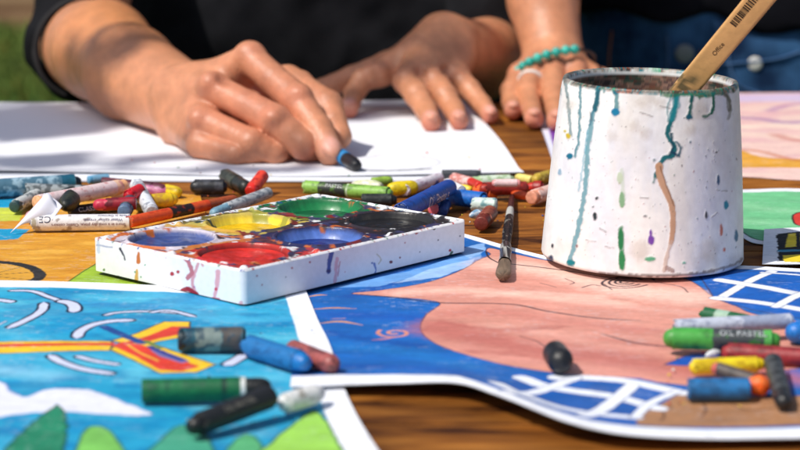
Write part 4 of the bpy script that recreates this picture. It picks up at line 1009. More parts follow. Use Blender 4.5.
pastel('small red stub on top of the left heap', (127, 197), (140, 190), 13, (190, 20, 34), (206, 30, 44), zb=(.010, .012), w=(.2, 1), dirt=(130, 10, 20), dirt_amt=.4)
pastel('black crayon lying left of the olive one, before the hand', (190, 187), (227, 187), 15.5, (24, 24, 26), (34, 35, 40), w=(.16, .92), dirt=(70, 72, 80), dirt_amt=.3, tips=('round', 'worn'))
pastel('dark olive stub leaning away beside the black crayon', (226, 176), (247, 188), 15, (34, 38, 34), (64, 68, 58), w=(0, .55), dirt=(30, 34, 30), dirt_amt=.5, tips=('flat', 'round'))
pastel('bright red stub tilted upward below the drawing hand', (250, 192), (264, 174), 13, (214, 44, 34), (226, 70, 50), zb=(.0015, .010), w=(.2, .9), dirt=(170, 30, 24), dirt_amt=.4, tips=('flat', 'round'))
pastel('long orange crayon with a black label and rusty tip behind the tray', (129, 222), (236, 199), 11.5, (170, 78, 40), (226, 84, 36), zb=(.004, .002), w=(.0, .72), tips=('flat', 'worn'), bands=((.40, .78, (40, 26, 26), .02), (.94, 1, (214, 70, 30)), (0, .5, (226, 84, 36))), text=(), dirt=(190, 50, 20), dirt_amt=.2)
pastel('thin grey and blue crayon touching the far edge of the tray', (212, 214), (268, 193), 12, (120, 160, 180), (186, 190, 192), zb=(.003, .004), w=(.25, 1), dirt=(110, 120, 130), dirt_amt=.4, tips=('worn', 'flat'))
# ---- back middle
pastel('light green crayon with a black label behind the tray', (305, 187), (392, 194), 14, (120, 170, 70), (136, 184, 78), w=(.0, .96), zb=(.003, .003), tips=('round', 'worn'), bands=((.18, .52, (38, 44, 40), .01), (.52, .54, (220, 225, 210)), (0, .02, (180, 210, 130))), text=(('PASTEL', .42, .36, 40, (200, 205, 200), False),), dirt=(80, 120, 40), dirt_amt=.25)
pastel('black stub tucked under the light green crayon', (362, 200), (397, 200), 13, (24, 26, 26), (30, 34, 34), w=(0, .85), dirt=(60, 66, 64), tips=('flat', 'worn'))
pastel('crumbly white stub behind the light green crayon', (352, 184), (382, 187), 12, (230, 226, 210), None, tips=('cone', 'worn'), stickmix=(200, 206, 160))
pastel('yellow stub right of the light green crayon', (388, 189), (418, 187), 14.5, (226, 200, 26), None, tips=('worn', 'round'), stickmix=(196, 170, 20))
pastel('small dark blue stub behind the yellow one', (414, 187), (436, 181), 10, (20, 60, 140), (24, 66, 150), w=(0, .9), tips=('flat', 'flat'))
pastel('thick blue crayon with white print leaning on the tray', (401, 212), (450, 187), 17.5, (20, 50, 110), (24, 74, 160), zb=(.014, .010), w=(0, .97), tips=('flat', 'flat'), dirt=(16, 50, 120), dirt_amt=.3, text=(('Oil Pastels', .95, .60, -14, (236, 214, 216), False),))
pastel('long bright blue crayon lying behind the thick blue one', (432, 194), (486, 201), 17, (30, 100, 180), (24, 100, 184), w=(0, .95), tips=('flat', 'worn'), dirt=(16, 70, 150), dirt_amt=.3)
pastel('pink ended stub poking out behind the tray corner', (433, 210), (438, 201), 11.5, (232, 110, 120), (30, 66, 130), zb=(.003, .003), w=(.2, 1), tips=('flat', 'flat'))
pastel('navy stub beside the pink ended one', (442, 212), (446, 204), 11, (24, 54, 120), None, tips=('flat', 'flat'))
pastel('dark grey crayon farthest back beside the white sheet', (442, 174), (481, 174), 8.5, (50, 54, 58), (66, 70, 76), w=(0, .9), tips=('worn', 'flat'))
pastel('pale lilac crayon far back behind the blue ones', (404, 190), (440, 178), 12, (214, 204, 214), (222, 216, 224), w=(0, .9), dirt=(180, 150, 170), dirt_amt=.3, tips=('flat', 'flat'))
pastel('rose crayon lying far back between blue and green ones', (452, 178), (474, 184), 12, (226, 160, 150), (230, 190, 184), w=(.1, .9), dirt=(196, 110, 100), dirt_amt=.5)
pastel('yellow stub wedged under the red crayons', (456, 188), (472, 190), 9, (236, 206, 60), None, tips=('flat', 'worn'))
pastel('pale green and white crayon in the far right heap', (472, 182), (514, 180), 12, (170, 200, 150), (206, 220, 198), w=(.2, .9), dirt=(150, 180, 130), dirt_amt=.4, tips=('flat', 'worn'))
pastel('bright orange stub beside the brick red crayon', (474, 189), (494, 193), 12.5, (236, 110, 40), (230, 96, 40), w=(.3, 1), tips=('round', 'flat'))
pastel('brick red crayon in the far right heap', (480, 189), (528, 188), 13.5, (170, 48, 34), (156, 46, 40), w=(.1, .95), dirt=(110, 30, 26), dirt_amt=.5, tips=('worn', 'worn'), zb=(.004, .003))
pastel('pink banded crayon resting on the red one', (492, 183), (520, 183), 8, (226, 150, 150), (234, 200, 200), w=(.1, .9), zb=(.012, .012))
pastel('crumbled scarlet stub near the pot', (524, 187), (544, 188), 14, (204, 44, 30), None, tips=('cone', 'worn'), stickmix=(150, 30, 24))
pastel('olive yellow crayon half behind the pot', (534, 180), (556, 174), 12, (196, 166, 60), (186, 160, 60), w=(.2, 1), dirt=(150, 110, 50))
pastel('salmon crayon with its blunt end beside the pot', (531, 198), (556, 190), 15, (226, 150, 120), (236, 196, 184), w=(.16, 1), tips=('flat', 'flat'), dirt=(206, 130, 110), dirt_amt=.3)
pastel('white and mint wrapped stub in front of the blue crayons', (472, 204), (497, 205), 14, (200, 214, 210), (206, 222, 214), w=(.05, .95), dirt=(60, 130, 140), dirt_amt=.4, tips=('flat', 'flat'))
pastel('blue and white chip beside the mint stub', (470, 216), (482, 213), 10, (120, 160, 190), None, tips=('cone', 'worn'), stickmix=(220, 226, 234))
pastel('reddish brown stub with its end facing the viewer', (481, 224), (490, 213), 16, (112, 40, 26), (150, 80, 60), w=(.35, 1), tips=('flat', 'flat'), dirt=(120, 50, 40))
# ---- smaller pieces filling the heaps
pastel('small teal chip lying behind the dirty silver crayon', (58, 181), (74, 184), 9, (30, 110, 130), None, tips=('worn', 'flat'))
pastel('pale blue chip at the back of the left heap', (88, 180), (108, 178), 9, (90, 160, 200), (120, 170, 200), w=(.2, 1), tips=('flat', 'worn'))
pastel('brown chip beside the dark maroon crayon', (112, 194), (128, 197), 10, (110, 66, 46), None, tips=('worn', 'flat'))
pastel('olive chip under the white askew crayon', (136, 206), (148, 209), 10, (120, 116, 40), None, tips=('worn', 'flat'), stickmix=(70, 70, 40))
pastel('dusty pink chip at the left picture edge behind the scrap', (28, 218), (42, 210), 11, (206, 150, 156), None, tips=('worn', 'worn'))
pastel('cream chip behind the grey stub at the left', (30, 184), (46, 187), 9, (214, 206, 180), None, tips=('flat', 'worn'))
pastel('short lime chip behind the yellow stub', (372, 182), (392, 180), 9, (150, 186, 70), None, tips=('flat', 'worn'))
pastel('red chip between the rose and the green crayons', (466, 180), (480, 186), 9.5, (206, 50, 40), None, tips=('worn', 'flat'), zb=(.002, .006))
pastel('white chip on top of the right blue crayon', (446, 182), (462, 190), 9, (226, 224, 226), (232, 230, 232), w=(.1, 1), zb=(.010, .010))
pastel('dark brown chip far back in the right heap', (496, 176), (512, 178), 8, (70, 50, 40), None, tips=('worn', 'flat'))
pastel('orange red chip before the crumbled scarlet stub', (512, 194), (528, 196), 9, (214, 84, 36), None, tips=('worn', 'worn'))
pastel('pale yellow chip far back behind the red crayons', (516, 177), (532, 180), 8.5, (230, 214, 120), None, tips=('worn', 'flat'))
pastel('light grey chip beside the bright orange stub', (462, 196), (474, 199), 8, (200, 204, 210), None, tips=('worn', 'flat'))
# ---- foreground left
TZ = .0042
pastel('teal crayon with a dark cap and torn speckled label', (178, 340), (246, 339), 25, (16, 40, 50), (40, 100, 116), zb=(TZ, TZ), w=(.10, .97), tips=('flat', 'flat'), bands=((.0, .18, (30, 84, 100)), (.18, .62, (120, 136, 132), .12), (.62, .95, (80, 76, 74), .2)), dirt=(20, 60, 80), dirt_amt=.55)
pastel('sky blue crayon touching the torn label crayon', (250, 346), (308, 364), 23, (20, 110, 180), (30, 110, 172), zb=(TZ, TZ), w=(.0, .85), tips=('flat', 'worn'), dirt=(20, 84, 140), dirt_amt=.4)
pastel('brownish pink stub right of the sky blue crayon', (292, 349), (336, 366), 20, (160, 84, 80), None, zb=(TZ, TZ), tips=('flat', 'round'), stickmix=(110, 60, 60))
pastel('green crayon lying in front on the turquoise painting', (142, 391), (272, 388), 24, (26, 28, 28), (12, 98, 58), zb=(TZ, TZ), w=(.0, .80), tips=('flat', 'round'), frayed=False, bands=((.14, .5, (16, 108, 64), .2), (.76, .82, (10, 60, 44)), (.94, 1, (214, 216, 214), .02)), dirt=(10, 80, 54), dirt_amt=.3)
pastel('black crayon nearest the viewer leaning on the green one', (189, 428), (272, 396), 24, (20, 20, 22), (32, 33, 35), zb=(TZ, .009), w=(.12, .95), tips=('worn', 'flat'), text=(('OIL PASTEL', .34, .55, 42, (120, 116, 108), False),))
pastel('stubby white crayon with a grey print beside the black end', (280, 405), (322, 392), 21, (214, 216, 216), (222, 222, 220), zb=(TZ, TZ), w=(.1, .8), tips=('round', 'worn'), dirt=(140, 134, 120), dirt_amt=.3)
# ---- foreground right
BZ = .0026
pastel('dark green crayon at the back of the right heap', (704, 314), (748, 322), 15, (20, 96, 50), (16, 92, 54), zb=(BZ, BZ), w=(0, 1), tips=('flat', 'flat'), bands=((.3, .6, (150, 180, 160)),))
pastel('long pale grey crayon on top of the right heap', (676, 327), (792, 321), 16, (176, 186, 206), (192, 198, 214), zb=(.008, .008), w=(0, .98), tips=('flat', 'flat'), bands=((.55, .95, (150, 160, 184), .15),), dirt=(140, 146, 170), dirt_amt=.2)
pastel('grass green crayon with a black and white label in the right heap', (663, 338), (780, 341), 22, (70, 150, 60), (70, 160, 66), zb=(BZ+.002, BZ+.002), w=(.08, .93), tips=('round', 'worn'), frayed=False, bands=((.40, .92, (60, 66, 70), .03), (.92, 1, (84, 170, 80)),), text=(('OIL PASTEL', .42, .68, 50, (190, 196, 200), False),), dirt=(50, 120, 46), dirt_amt=.2)
pastel('bright blue stub at the right picture edge', (786, 333), (830, 330), 24, (24, 110, 190), (24, 110, 190), zb=(BZ, BZ), w=(.3, 1), tips=('round', 'flat'))
pastel('dull red crayon under the right heap', (722, 352), (806, 358), 20, (150, 40, 44), (150, 46, 50), zb=(BZ-.001, BZ-.001), w=(.1, 1), dirt=(110, 30, 36), dirt_amt=.4, tips=('worn', 'flat'))
pastel('yellow crayon in front of the green one, right heap', (690, 367), (764, 364), 16.5, (230, 200, 20), (230, 206, 30), zb=(BZ+.001, BZ+.001), w=(.05, .9), tips=('worn', 'worn'), dirt=(196, 160, 20), dirt_amt=.5)
pastel('grey brown stub with a reddish tip between yellow and blue', (712, 367), (756, 381), 14, (196, 90, 80), (84, 74, 70), zb=(BZ+.006, BZ+.003), w=(.16, .96), tips=('round', 'flat'), dirt=(50, 44, 44), dirt_amt=.4)
pastel('blue crayon with a wide wrapper, front of the right heap', (688, 389), (750, 389), 22, (24, 100, 160), (36, 110, 168), zb=(BZ, BZ), w=(0, .98), tips=('flat', 'flat'), dirt=(30, 84, 130), dirt_amt=.6)
pastel('round orange stub beside the wide blue crayon', (746, 386), (770, 385), 21, (230, 90, 24), None, zb=(BZ, BZ), tips=('worn', 'round'), stickmix=(240, 120, 50))
pastel('dark charcoal crayon pointing at the viewer, right heap', (784, 404), (773, 362), 19, (30, 30, 32), (66, 70, 72), zb=(BZ, BZ+.002), w=(.2, 1), tips=('round', 'flat'), dirt=(30, 32, 34), dirt_amt=.55)
pastel('white chip under the grass green crayon', (706, 356), (722, 351), 9, (220, 222, 226), None, zb=(BZ-.001, BZ-.001), tips=('cone', 'worn'))
pastel('small black stub under the grass green crayon', (720, 352), (744, 353), 11, (30, 32, 34), None, zb=(BZ-.001, BZ-.001), tips=('worn', 'worn'))
# upright black stub in the middle of the pink face
pastel('single black stub lying alone on the pink face', (553, 350), (563, 364), 26, (26, 27, 30), None, zb=(BZ, BZ), tips=('round', 'round'), group=PG)
# crayon in the drawing hand
HC0 = A(359, 167, 1.684); HC1 = A(345, 150, 1.71)
def held():
    a = np.array([HC0[0], HC0[1], .0045]); a = G(358, 166.5, .0066); b = A(318, 141, 1.725)
    ax = b-a; L = .058; ax /= np.linalg.norm(ax); r = .0056
    e1 = np.cross(ax, (0, 0, 1.0)); e1 /= np.linalg.norm(e1); e2 = np.cross(e1, ax)
    root = empty('oil_pastel', tuple(a))
    prof = [(x, q) for x, q in tipprof('worn', r*.92, 0)]+[(x, r*.92) for x in np.linspace(.011, L-.004, 30)]+[(L, r*.8), (L, .0001)]
    V, Fc, x, th = lathe_axis(prof, 32, a, ax, e1, e2, amp=r*.05, seed=3)
    mesh_obj('crayon', V, Fc, M_wax, root, lin((24, 24, 28))*(.8+.4*fbm(x*300, th, 4)[:, None]), loc=tuple(a))
    prof = [(.0245, r*.9), (.0245, r)]+[(q, r) for q in np.linspace(.026, L-.002, 30)]
    V, Fc, x, th = lathe_axis(prof, 32, a, ax, e1, e2, amp=0, seed=5)
    mesh_obj('wrapper', V, Fc, M_wrap, root, np.tile(lin((40, 130, 190)), (len(V), 1)), loc=tuple(a))
    tag(root, 'black crayon with a blue wrapper held in the drawing hand', 'oil pastel')
held()

# ---- torn wrapper paper at the left
def torn():
    P = [A(10, 233, 1.415), A(46, 193, 1.44), A(59, 206, 1.43), A(45, 217, 1.425)]
    rows = []
    for i in range(14):
        t = i/13
        for j in range(14):
            s = j/13
            q = (1-t)*((1-s)*P[0]+s*P[1])+t*((1-s)*P[3]+s*P[2]); q = q+np.array([0, -.004*math.sin(s*3.1)*math.sin(t*3.1), .002*math.sin(t*5)])
            rows.append(q)
    V = np.array(rows); f = grid_faces(14, 14)
    P2 = [A(44, 193, 1.445), A(62, 206, 1.43), A(52, 220, 1.42), A(30, 224, 1.42)]
    V2 = np.array([(1-t)*((1-s)*P2[0]+s*P2[1])+t*((1-s)*P2[3]+s*P2[2])+np.array([0, .004*math.sin(s*3.1), 0]) for t in np.linspace(0, 1, 14) for s in np.linspace(0, 1, 14)])
    V3, F3, C3 = join([(V, f, lin((222, 222, 234))), (V2, f, lin((214, 214, 226)))])
    o = mesh_obj('torn_wrapper', V3, F3, M_white, None, C3, loc=(P[0][0], P[0][1], .002))
    md = o.modifiers.new('thick', 'SOLIDIFY'); md.thickness = .0003
    tag(o, 'torn folded scrap of white crayon paper with a sharp point', 'paper scrap')
torn()

# ---- small brush lying on the wood
def small_brush():
    p0 = G(512, 196, .0040); p1 = G(506, 246, .0066); p2 = G(504.8, 263, .0068); p3 = G(503, 276, .0066)
    root = empty('paintbrush', tuple(G(505, 240, .002)))
    tag(root, 'thin dark handled paintbrush lying on the wood with bristles on the painting', 'paintbrush')
    def lat(name, a, b, prof, mat, cf, m=24, sq=1.0):
        ax = b-a; L = np.linalg.norm(ax); ax /= L; e1 = np.cross(ax, (0, 0, 1.)); e1 /= np.linalg.norm(e1); e2 = np.cross(e1, ax)
        V, Fc, x, th = lathe_axis([(q*L, r) for q, r in prof], m, a, ax, e1, e2, amp=.0003, seed=7, squash=sq)
        mesh_obj(name, V, Fc, mat, root, cf(x/L, th), loc=tuple(a))
    t = np.linspace(0, 1, 60)
    def ch(f, th):
        c = np.tile(lin((70, 30, 24)), (len(f), 1)); k = (f > .42)[:, None]; c = np.where(k, lin((24, 22, 24)), c)
        k = ((f > .30) & (f < .46)); c[k] = lin((196, 196, 190)); n = fbm(f*30, th*2, 6); c[(f > .5) & (n > .66)] = lin((120, 118, 110)); return c
    lat('handle', p0, p1, [(0, .0001)]+[(q, .0017+.0018*min(1, q*1.5)-.0006*max(0, q-.75)*4) for q in t], M_wax, ch)
    def cf(f, th):
        n = fbm(f*14, th*2, 9); c = np.tile(lin((46, 44, 48)), (len(f), 1)); c[n > .56] = lin((176, 176, 172)); c[n < .36] = lin((74, 84, 104)); return c
    lat('ferrule', p1, p2, [(0, .0001), (0, .0034), (.3, .0036), (.34, .0039), (.4, .0036), (.9, .0038), (1, .0040)], M_plast, cf)
    def cb(f, th):
        n = fbm(f*6, th*5, 9); return lin((110, 92, 76))*(.25+1.5*n[:, None])
    lat('bristles', p2, p3, [(0, .0038), (.2, .0040), (.55, .0047), (.85, .0048), (1, .0038), (1.0, .0001)], M_woodlight, cb, 40, .8)
small_brush()

# ---- wax crumbs
def crumbs():
    r = np.random.default_rng(21); parts = []
    pal = [(30, 30, 32), (190, 40, 40), (226, 110, 40), (230, 200, 50), (30, 80, 160), (60, 140, 80), (230, 228, 220), (150, 80, 60)]
    zones = [(10, 190, 265, 215, 0.0012, 60), (390, 185, 545, 225, .0004, 80), (665, 345, 790, 410, .0030, 50), (150, 330, 330, 425, .0045, 40), (100, 150, 520, 178, .0022, 30)]
    for x0, y0, x1, y1, z, n in zones:
        for i in range(n):
            c = G(r.uniform(x0, x1), r.uniform(y0, y1), z); s = r.uniform(.0002, .0008)
            th = r.uniform(0, 6.28); base = np.array([[-1, -1, 0], [1, -1, 0], [1, 1, 0], [-1, 1, 0], [-.6, -.6, 1], [.6, -.5, 1.2], [.5, .7, .9], [-.6, .6, 1.1]])
            Rz = np.array([[math.cos(th), -math.sin(th), 0], [math.sin(th), math.cos(th), 0], [0, 0, 1]])
            V = (base*s*r.uniform(.6, 1.2, 3))@Rz.T+c
            Fc = np.array([[3, 2, 1, 0], [4, 5, 6, 7], [0, 1, 5, 4], [1, 2, 6, 5], [2, 3, 7, 6], [3, 0, 4, 7]])
            parts.append((V, Fc, lin(pal[r.integers(len(pal))])))
    V, Fc, C = join(parts)
    tag(mesh_obj('wax_crumbs', V, Fc, M_wax, None, C), 'tiny wax crumbs strewn among the crayons', 'crumbs', kind='stuff')
crumbs()
#PEOPLE-START
# ================================================================== PEOPLE
SK = lin((202, 138, 102))
def skin_col(V, skin_tints=(), pale=()):
    n = fbm(V[:, 0]*60+V[:, 2]*40, V[:, 1]*60, 3, 4)[:, None]; n2 = fbm(V[:, 0]*300+V[:, 2]*200, V[:, 1]*300, 8, 3)[:, None]
    C = SK*(.86+.28*n)*(.92+.16*n2)
    for c, r, col, a in skin_tints:
        w = np.exp(-(((V-c)**2).sum(1))/(r*r))[:, None]*a; C = C*(1-w)+lin(col)*w
    return C
def nail(vol, D, tip, prev, up, r):
    """a thin plate sunk in the fingertip"""
    ax = tip-prev; ax /= np.linalg.norm(ax); up = np.array(up, float); up -= up@ax*ax; up /= np.linalg.norm(up); sd = np.cross(ax, up)
    c = tip+up*r*.70+ax*r*.12
    vol.ell(D, c, (r*1.0, r*.72, r*.44), .0004, R=[ax, sd, up])
    return (c+up*r*.3, r*.85, (232, 176, 164), .8)
def hand(vol, wrist, palm, chains, extra=()):
    P = vol.field()
    for a, b, ra, rb, k in palm: vol.cone(P, a, b, ra, rb, k)
    for e in extra: vol.ell(P, e[0], e[1], e[2])
    F_ = []
    for ch in chains:
        D = vol.field(); vol.chain(D, ch, .0018); F_.append((D, ch))
    out = P
    outs = []
    for D, ch in F_:
        # web the finger into the palm, keep fingers apart from one another
        outs.append(smin(P, D, .0045))
    out = outs[0]
    for o in outs[1:]: out = smin(out, o, .0009)
    return out
def wrinkles(D, vol, joints):
    for a, ax, r in joints: pass
    return D
TORSO = []
def coarse(lo, hi, res, prims, ells=(), clip=None, noise=0.0, nf=14, seed=0):
    v = Vol(lo, hi, res); D = v.field()
    for a, b, ra, rb, k in prims: v.cone(D, a, b, ra, rb, k, pad=.12)
    for c, r, k in ells: v.ell(D, c, r, k, pad=.12)
    if noise:
        X, Y, Z = np.meshgrid(*v.ax, indexing='ij')
        D += (noise*(fbm(X*nf+Z*nf*.7, Y*nf*.6+Z*nf, seed, 3)-.5)*2+noise*.6*(np.abs(fbm(X*nf*1.5-Z*nf*.5, Z*nf*1.2+Y*nf, seed+9, 3)-.5)*4-.5)).astype(np.float32)
    if clip is not None:
        X, Y, Z = np.meshgrid(*v.ax, indexing='ij'); D = np.maximum(D, clip(X, Y, Z).astype(np.float32))
    return v.mesh(D)
def head(c, s, fwd):
    """head mesh; c centre, fwd horizontal facing direction, tilted down"""
    c = np.array(c, float); f = np.array(fwd, float); f /= np.linalg.norm(f); side = np.cross(f, (0, 0, 1.)); side /= np.linalg.norm(side); up = np.cross(side, f)
    R = [side, f, up]; L = lambda x, y, z: c+side*x*s+f*y*s+up*z*s
    v = Vol(c-.17*s, c+.17*s, .004*s); D = v.field()
    v.ell(D, L(0, -.01, .02), np.array((.075, .095, .10))*s, .01*s, R=R); v.ell(D, L(0, .03, -.05), np.array((.055, .062, .065))*s, .03*s, R=R)
    v.cone(D, L(0, .085, .012), L(0, .112, -.018), .006*s, .011*s, .008*s)
    for q in (-1, 1):
        v.ell(D, L(.030*q, .092, .012), np.array((.016, .012, .010))*s, .008*s, R=R, sub=True); v.ell(D, L(.030*q, .080, .010), np.array((.013, .012, .010))*s, .002*s, R=R)
        v.ell(D, L(.077*q, -.005, -.005), np.array((.010, .018, .030))*s, .004*s, R=R); v.cone(D, L(.012*q, .094, .032), L(.045*q, .084, .034), .006*s, .004*s, .008*s)
    v.ell(D, L(0, .086, -.048), np.array((.025, .010, .006))*s, .004*s, R=R); v.ell(D, L(0, .084, -.058), np.array((.020, .010, .007))*s, .004*s, R=R)
    V, Fc = v.mesh(D)
    v2 = Vol(c-.2*s, c+.2*s, .006*s); E = v2.field()
    v2.ell(E, L(0, -.022, .035), np.array((.086, .098, .100))*s, .01*s, R=R); v2.ell(E, L(0, -.07, -.03), np.array((.07, .05, .08))*s, .03*s, R=R)
    X, Y, Z = np.meshgrid(*v2.ax, indexing='ij'); E += (.006*(fbm(X*60, Z*25+Y*20, 5, 3)-.5)*2).astype(np.float32)
    v2.ell(E, L(0, .10, -.02), np.array((.075, .075, .075))*s, .006*s, R=R, sub=True)
    Vh, Fh = v2.mesh(E)
    return V, Fc, Vh, Fh

def person_one():
    skin_tints = []
    # ---- drawing arm
    W = A(190, 104, 1.80); M = A(130, 73, 1.915); S = A(103, 51, 1.995); E = A(88, 47, 2.08)
    vol = Vol((-.37, 1.645, -.004), (-.035, 2.16, .125), .00125)
    mi, mm, mr, mp = A(250, 59, 1.765), A(214, 89, 1.742), A(204, 121, 1.722), A(200, 144, 1.712)
    ch = [[(mi, .0132), (A(297, 100, 1.722), .0138), (A(318, 130, 1.700), .0126), (G(330, 152, .0118), .0110)],
          [(mm, .0135), (A(275, 121, 1.698), .0136), (A(303, 145, 1.688), .0118), (A(314, 154, 1.700), .0092)],
          [(mr, .0125), (A(251, 143, 1.690), .0118), (A(275, 153, 1.692), .0104), (A(285, 156, 1.71), .0085)],
          [(mp, .0112), (A(236, 154.5, 1.687), .0094), (A(256, 157, 1.694), .0086), (A(266, 158, 1.71), .0078)],
          [(A(236, 84, 1.800), .0165), (A(288, 82, 1.785), .0142), (A(328, 105, 1.748), .0124), (A(340, 137, 1.716), .0098)]]
    palm = [(S, M, .0455, .0415, .01), (M, W, .0415, .0300, .01), (E, S, .046, .0455, .01), (W, A(182, 122, 1.79), .03, .022, .01),
            (W, mi, .026, .0125, .012), (W, mm, .026, .0130, .010), (W, mr, .024, .0120, .008), (A(186, 122, 1.78), mp, .020, .0108, .008),
            (A(225, 92, 1.79), A(262, 92, 1.78), .022, .018, .014), (A(215, 125, 1.755), A(250, 128, 1.745), .022, .018, .014), (A(262, 98, 1.775), A(308, 128, 1.735), .014, .012, .006), (A(300, 84, 1.775), A(318, 126, 1.73), .011, .011, .006), (A(200, 92, 1.80), A(236, 80, 1.80), .022, .0165, .012)]
    D = hand(vol, W, palm, ch, [(A(250, 52, 1.763), (.0105, .0095, .008), .006), (A(211, 83, 1.735), (.009, .009, .0085), .006), (A(199, 119, 1.715), (.008, .008, .008), .006)])
    for cpos, r in ((A(300, 93, 1.716), .0075), (A(274, 117, 1.69), .0075)): vol.ell(D, cpos, (r, r, r*.8), .005)
    # tendon hollows between the knuckles
    for a, b in (((232, 78, 1.735), (222, 96, 1.77)), ((206, 106, 1.712), (200, 112, 1.75))):
        pass
    for q0, q1, rr in (((200, 92, 1.775), (246, 55, 1.762), .0042), ((194, 104, 1.765), (210, 84, 1.735), .0040)): vol.cone(D, A(*q0), A(*q1), rr*.8, rr, .006)
    for q0, rr in (((233, 78, 1.742), (.007, .007, .008)), ((207, 106, 1.716), (.006, .005, .006))): vol.ell(D, A(*q0)+np.array((-.004, -.012, .004)), rr, .006, sub=True)
    skin_tints.append(nail(vol, D, G(330, 152, .0118), A(318, 130, 1.700), (.25, -1, .35), .0110))
    for q in ((331, 157, 1.69), (303, 152, 1.685)): skin_tints.append((A(*q), .010, (206, 112, 92), .55))
    for q in ((252, 52, 1.755), (211, 84, 1.73), (200, 120, 1.71), (298, 97, 1.71), (272, 118, 1.69)): skin_tints.append((A(*q), .011, (214, 136, 108), .45))
    skin_tints.append((A(110, 25, 1.95), .08, (206, 134, 74), .6)); skin_tints.append((A(255, 120, 1.72), .05, (200, 122, 98), .6))  # first tint paints the sunlit orange on the forearm top; second reddens the hand
    X, Y, Z = vol.grid((slice(None),)*3)
    D = np.maximum(D, (.0022-Z)*1.0)
    V1, F1 = vol.mesh(D)
    # ---- resting arm
    W2_ = A(444, 44, 2.0); E2 = A(481, 60, 2.095)
    vo2 = Vol((-.09, 1.825, -.012), (.135, 2.19, .12), .00125)
    mi, mm, mr, mp = A(379, 74, 1.965), A(407, 80, 1.935), A(434, 81, 1.932), A(457, 76, 1.95)
    it, mt, rt, pt = G(349, 109, .0100), G(431, 122, .0095), G(459, 121, .0092), G(490, 115.5, .0086)
    ch = [[(mi, .0120), (A(363, 80, 1.962), .0108), (A(354, 94, 1.950), .0096), (it, .0086)],
          [(mm, .0128), (A(417, 95, 1.905), .0116), (A(426, 110, 1.883), .0098), (mt, .0086)],
          [(mr, .0125), (A(445, 96, 1.905), .0112), (A(454, 110, 1.888), .0094), (rt, .0083)],
          [(mp, .0112), (A(470, 90, 1.932), .0100), (A(482, 104, 1.914), .0085), (pt, .0077)],
          [(A(425, 52, 1.985), .0170), (A(388, 66, 1.985), .0142), (A(352, 78, 1.985), .0115), (A(318, 90, 1.975), .0095)]]
    palm = [(E2, W2_, .037, .027, .012), (W2_, mi, .0235, .0120, .012), (W2_, mm, .0235, .0125, .010), (W2_, mr, .0235, .0122, .010), (W2_, mp, .0225, .0110, .010),
            (A(425, 56, 1.985), A(450, 60, 1.985), .020, .020, .014), (A(490, 50, 2.13), E2, .034, .037, .012)]
    D = hand(vo2, W2_, palm, ch, [(A(379, 71, 1.958), (.008, .008, .007), .006), (A(407, 77, 1.928), (.008, .008, .007), .006), (A(434, 78, 1.926), (.008, .008, .007), .006), (A(457, 73, 1.944), (.007, .007, .006), .006),
                               (A(461, 34, 2.01), (.011, .012, .010), .01)])
    for q in (mi, mm, mr, mp):
        w0 = W2_+(q-W2_)*.25; vo2.cone(D, w0+np.array((0, -.006, .0165)), q+np.array((0, -.002, .0085)), .0022, .0034, .005)
    for a_, b_ in ((mi, mm), (mm, mr), (mr, mp)): vo2.ell(D, (a_+b_)/2+np.array((0, -.010, .010)), (.0045, .010, .005), .005, sub=True)
    for a_, b_ in (((412, 40, 1.985), (424, 62, 1.95)), ((436, 36, 1.99), (446, 60, 1.95))): vo2.cone(D, A(*a_), A(*b_), .002, .002, .004)
    for t_, p_, r in ((mt, A(426, 110, 1.883), .0086), (rt, A(454, 110, 1.888), .0083), (pt, A(482, 104, 1.914), .0077), (it, A(354, 94, 1.95), .0086)):
        skin_tints.append(nail(vo2, D, t_, p_, (0, -.35, 1), r)); skin_tints.append((t_+np.array([0, -.004, -.004]), .009, (210, 104, 92), .6))
    for q in (mi, mm, mr, mp): skin_tints.append((q, .014, (196, 124, 104), .4))
    V2, F2 = vo2.mesh(D)
    # ---- the rest of the body, under the clothes
    sR = np.array((-.29, 2.33, .33)); sL = np.array((.13, 2.33, .33))
    Vb, Fb = coarse((-.42, 2.0, -.35), (.28, 2.55, .62), .010,
        [((-.08, 2.37, -.28), (-.08, 2.35, .30), .11, .12, .05), (sR, sL, .055, .055, .04), (sR, E+np.array((0, .03, .01)), .042, .034, .03), (sL, A(492, 50, 2.14), .042, .030, .03), ((-.08, 2.32, .33), (-.08, 2.22, .46), .055, .05, .03)])
    Vh, Fh, Vr, Fr = head((-.08, 2.17, .545), 1.0, (0.05, -.8, -.45))
    V, Fc, C = join([(V1, F1, 0), (V2, F2, 0), (Vb, Fb, 0), (Vh, Fh, 0)])
    C = skin_col(V, skin_tints)
    o = mesh_obj('person', V, Fc, M_skin, None, C, loc=(-.08, 2.3, -.35))
    tag(o, 'person in a black shirt drawing with a crayon, other hand flat on the sheet', 'person')
    # shirt
    Vs, Fs = coarse((-.48, 1.98, -.34), (.30, 2.60, .46), .0065,
        [((-.10, 2.38, -.30), (-.08, 2.36, .30), .17, .16, .06), ((-.20, 2.36, -.30), (-.20, 2.34, .25), .13, .12, .06), ((.06, 2.36, -.30), (.06, 2.34, .25), .13, .12, .06),
         (sR, sL, .075, .075, .05), (sR, A(74, 48, 2.12), .062, .047, .03), (A(74, 48, 2.12), A(84, 51, 2.09), .047, .047, .01), (sL+np.array((.02, 0, 0)), A(497, 28, 2.165), .072, .052, .03)],
        clip=lambda X, Y, Z: np.maximum(np.maximum(Z-.385-.2*np.abs(X+.08), -.30-Z), (.0035-Z)*(Y < 2.04)-1*(Y >= 2.04)), noise=.008, nf=13, seed=4)
    mesh_obj('shirt', Vs, Fs, M_shirt, o, None, loc=(-.08, 2.3, 0))
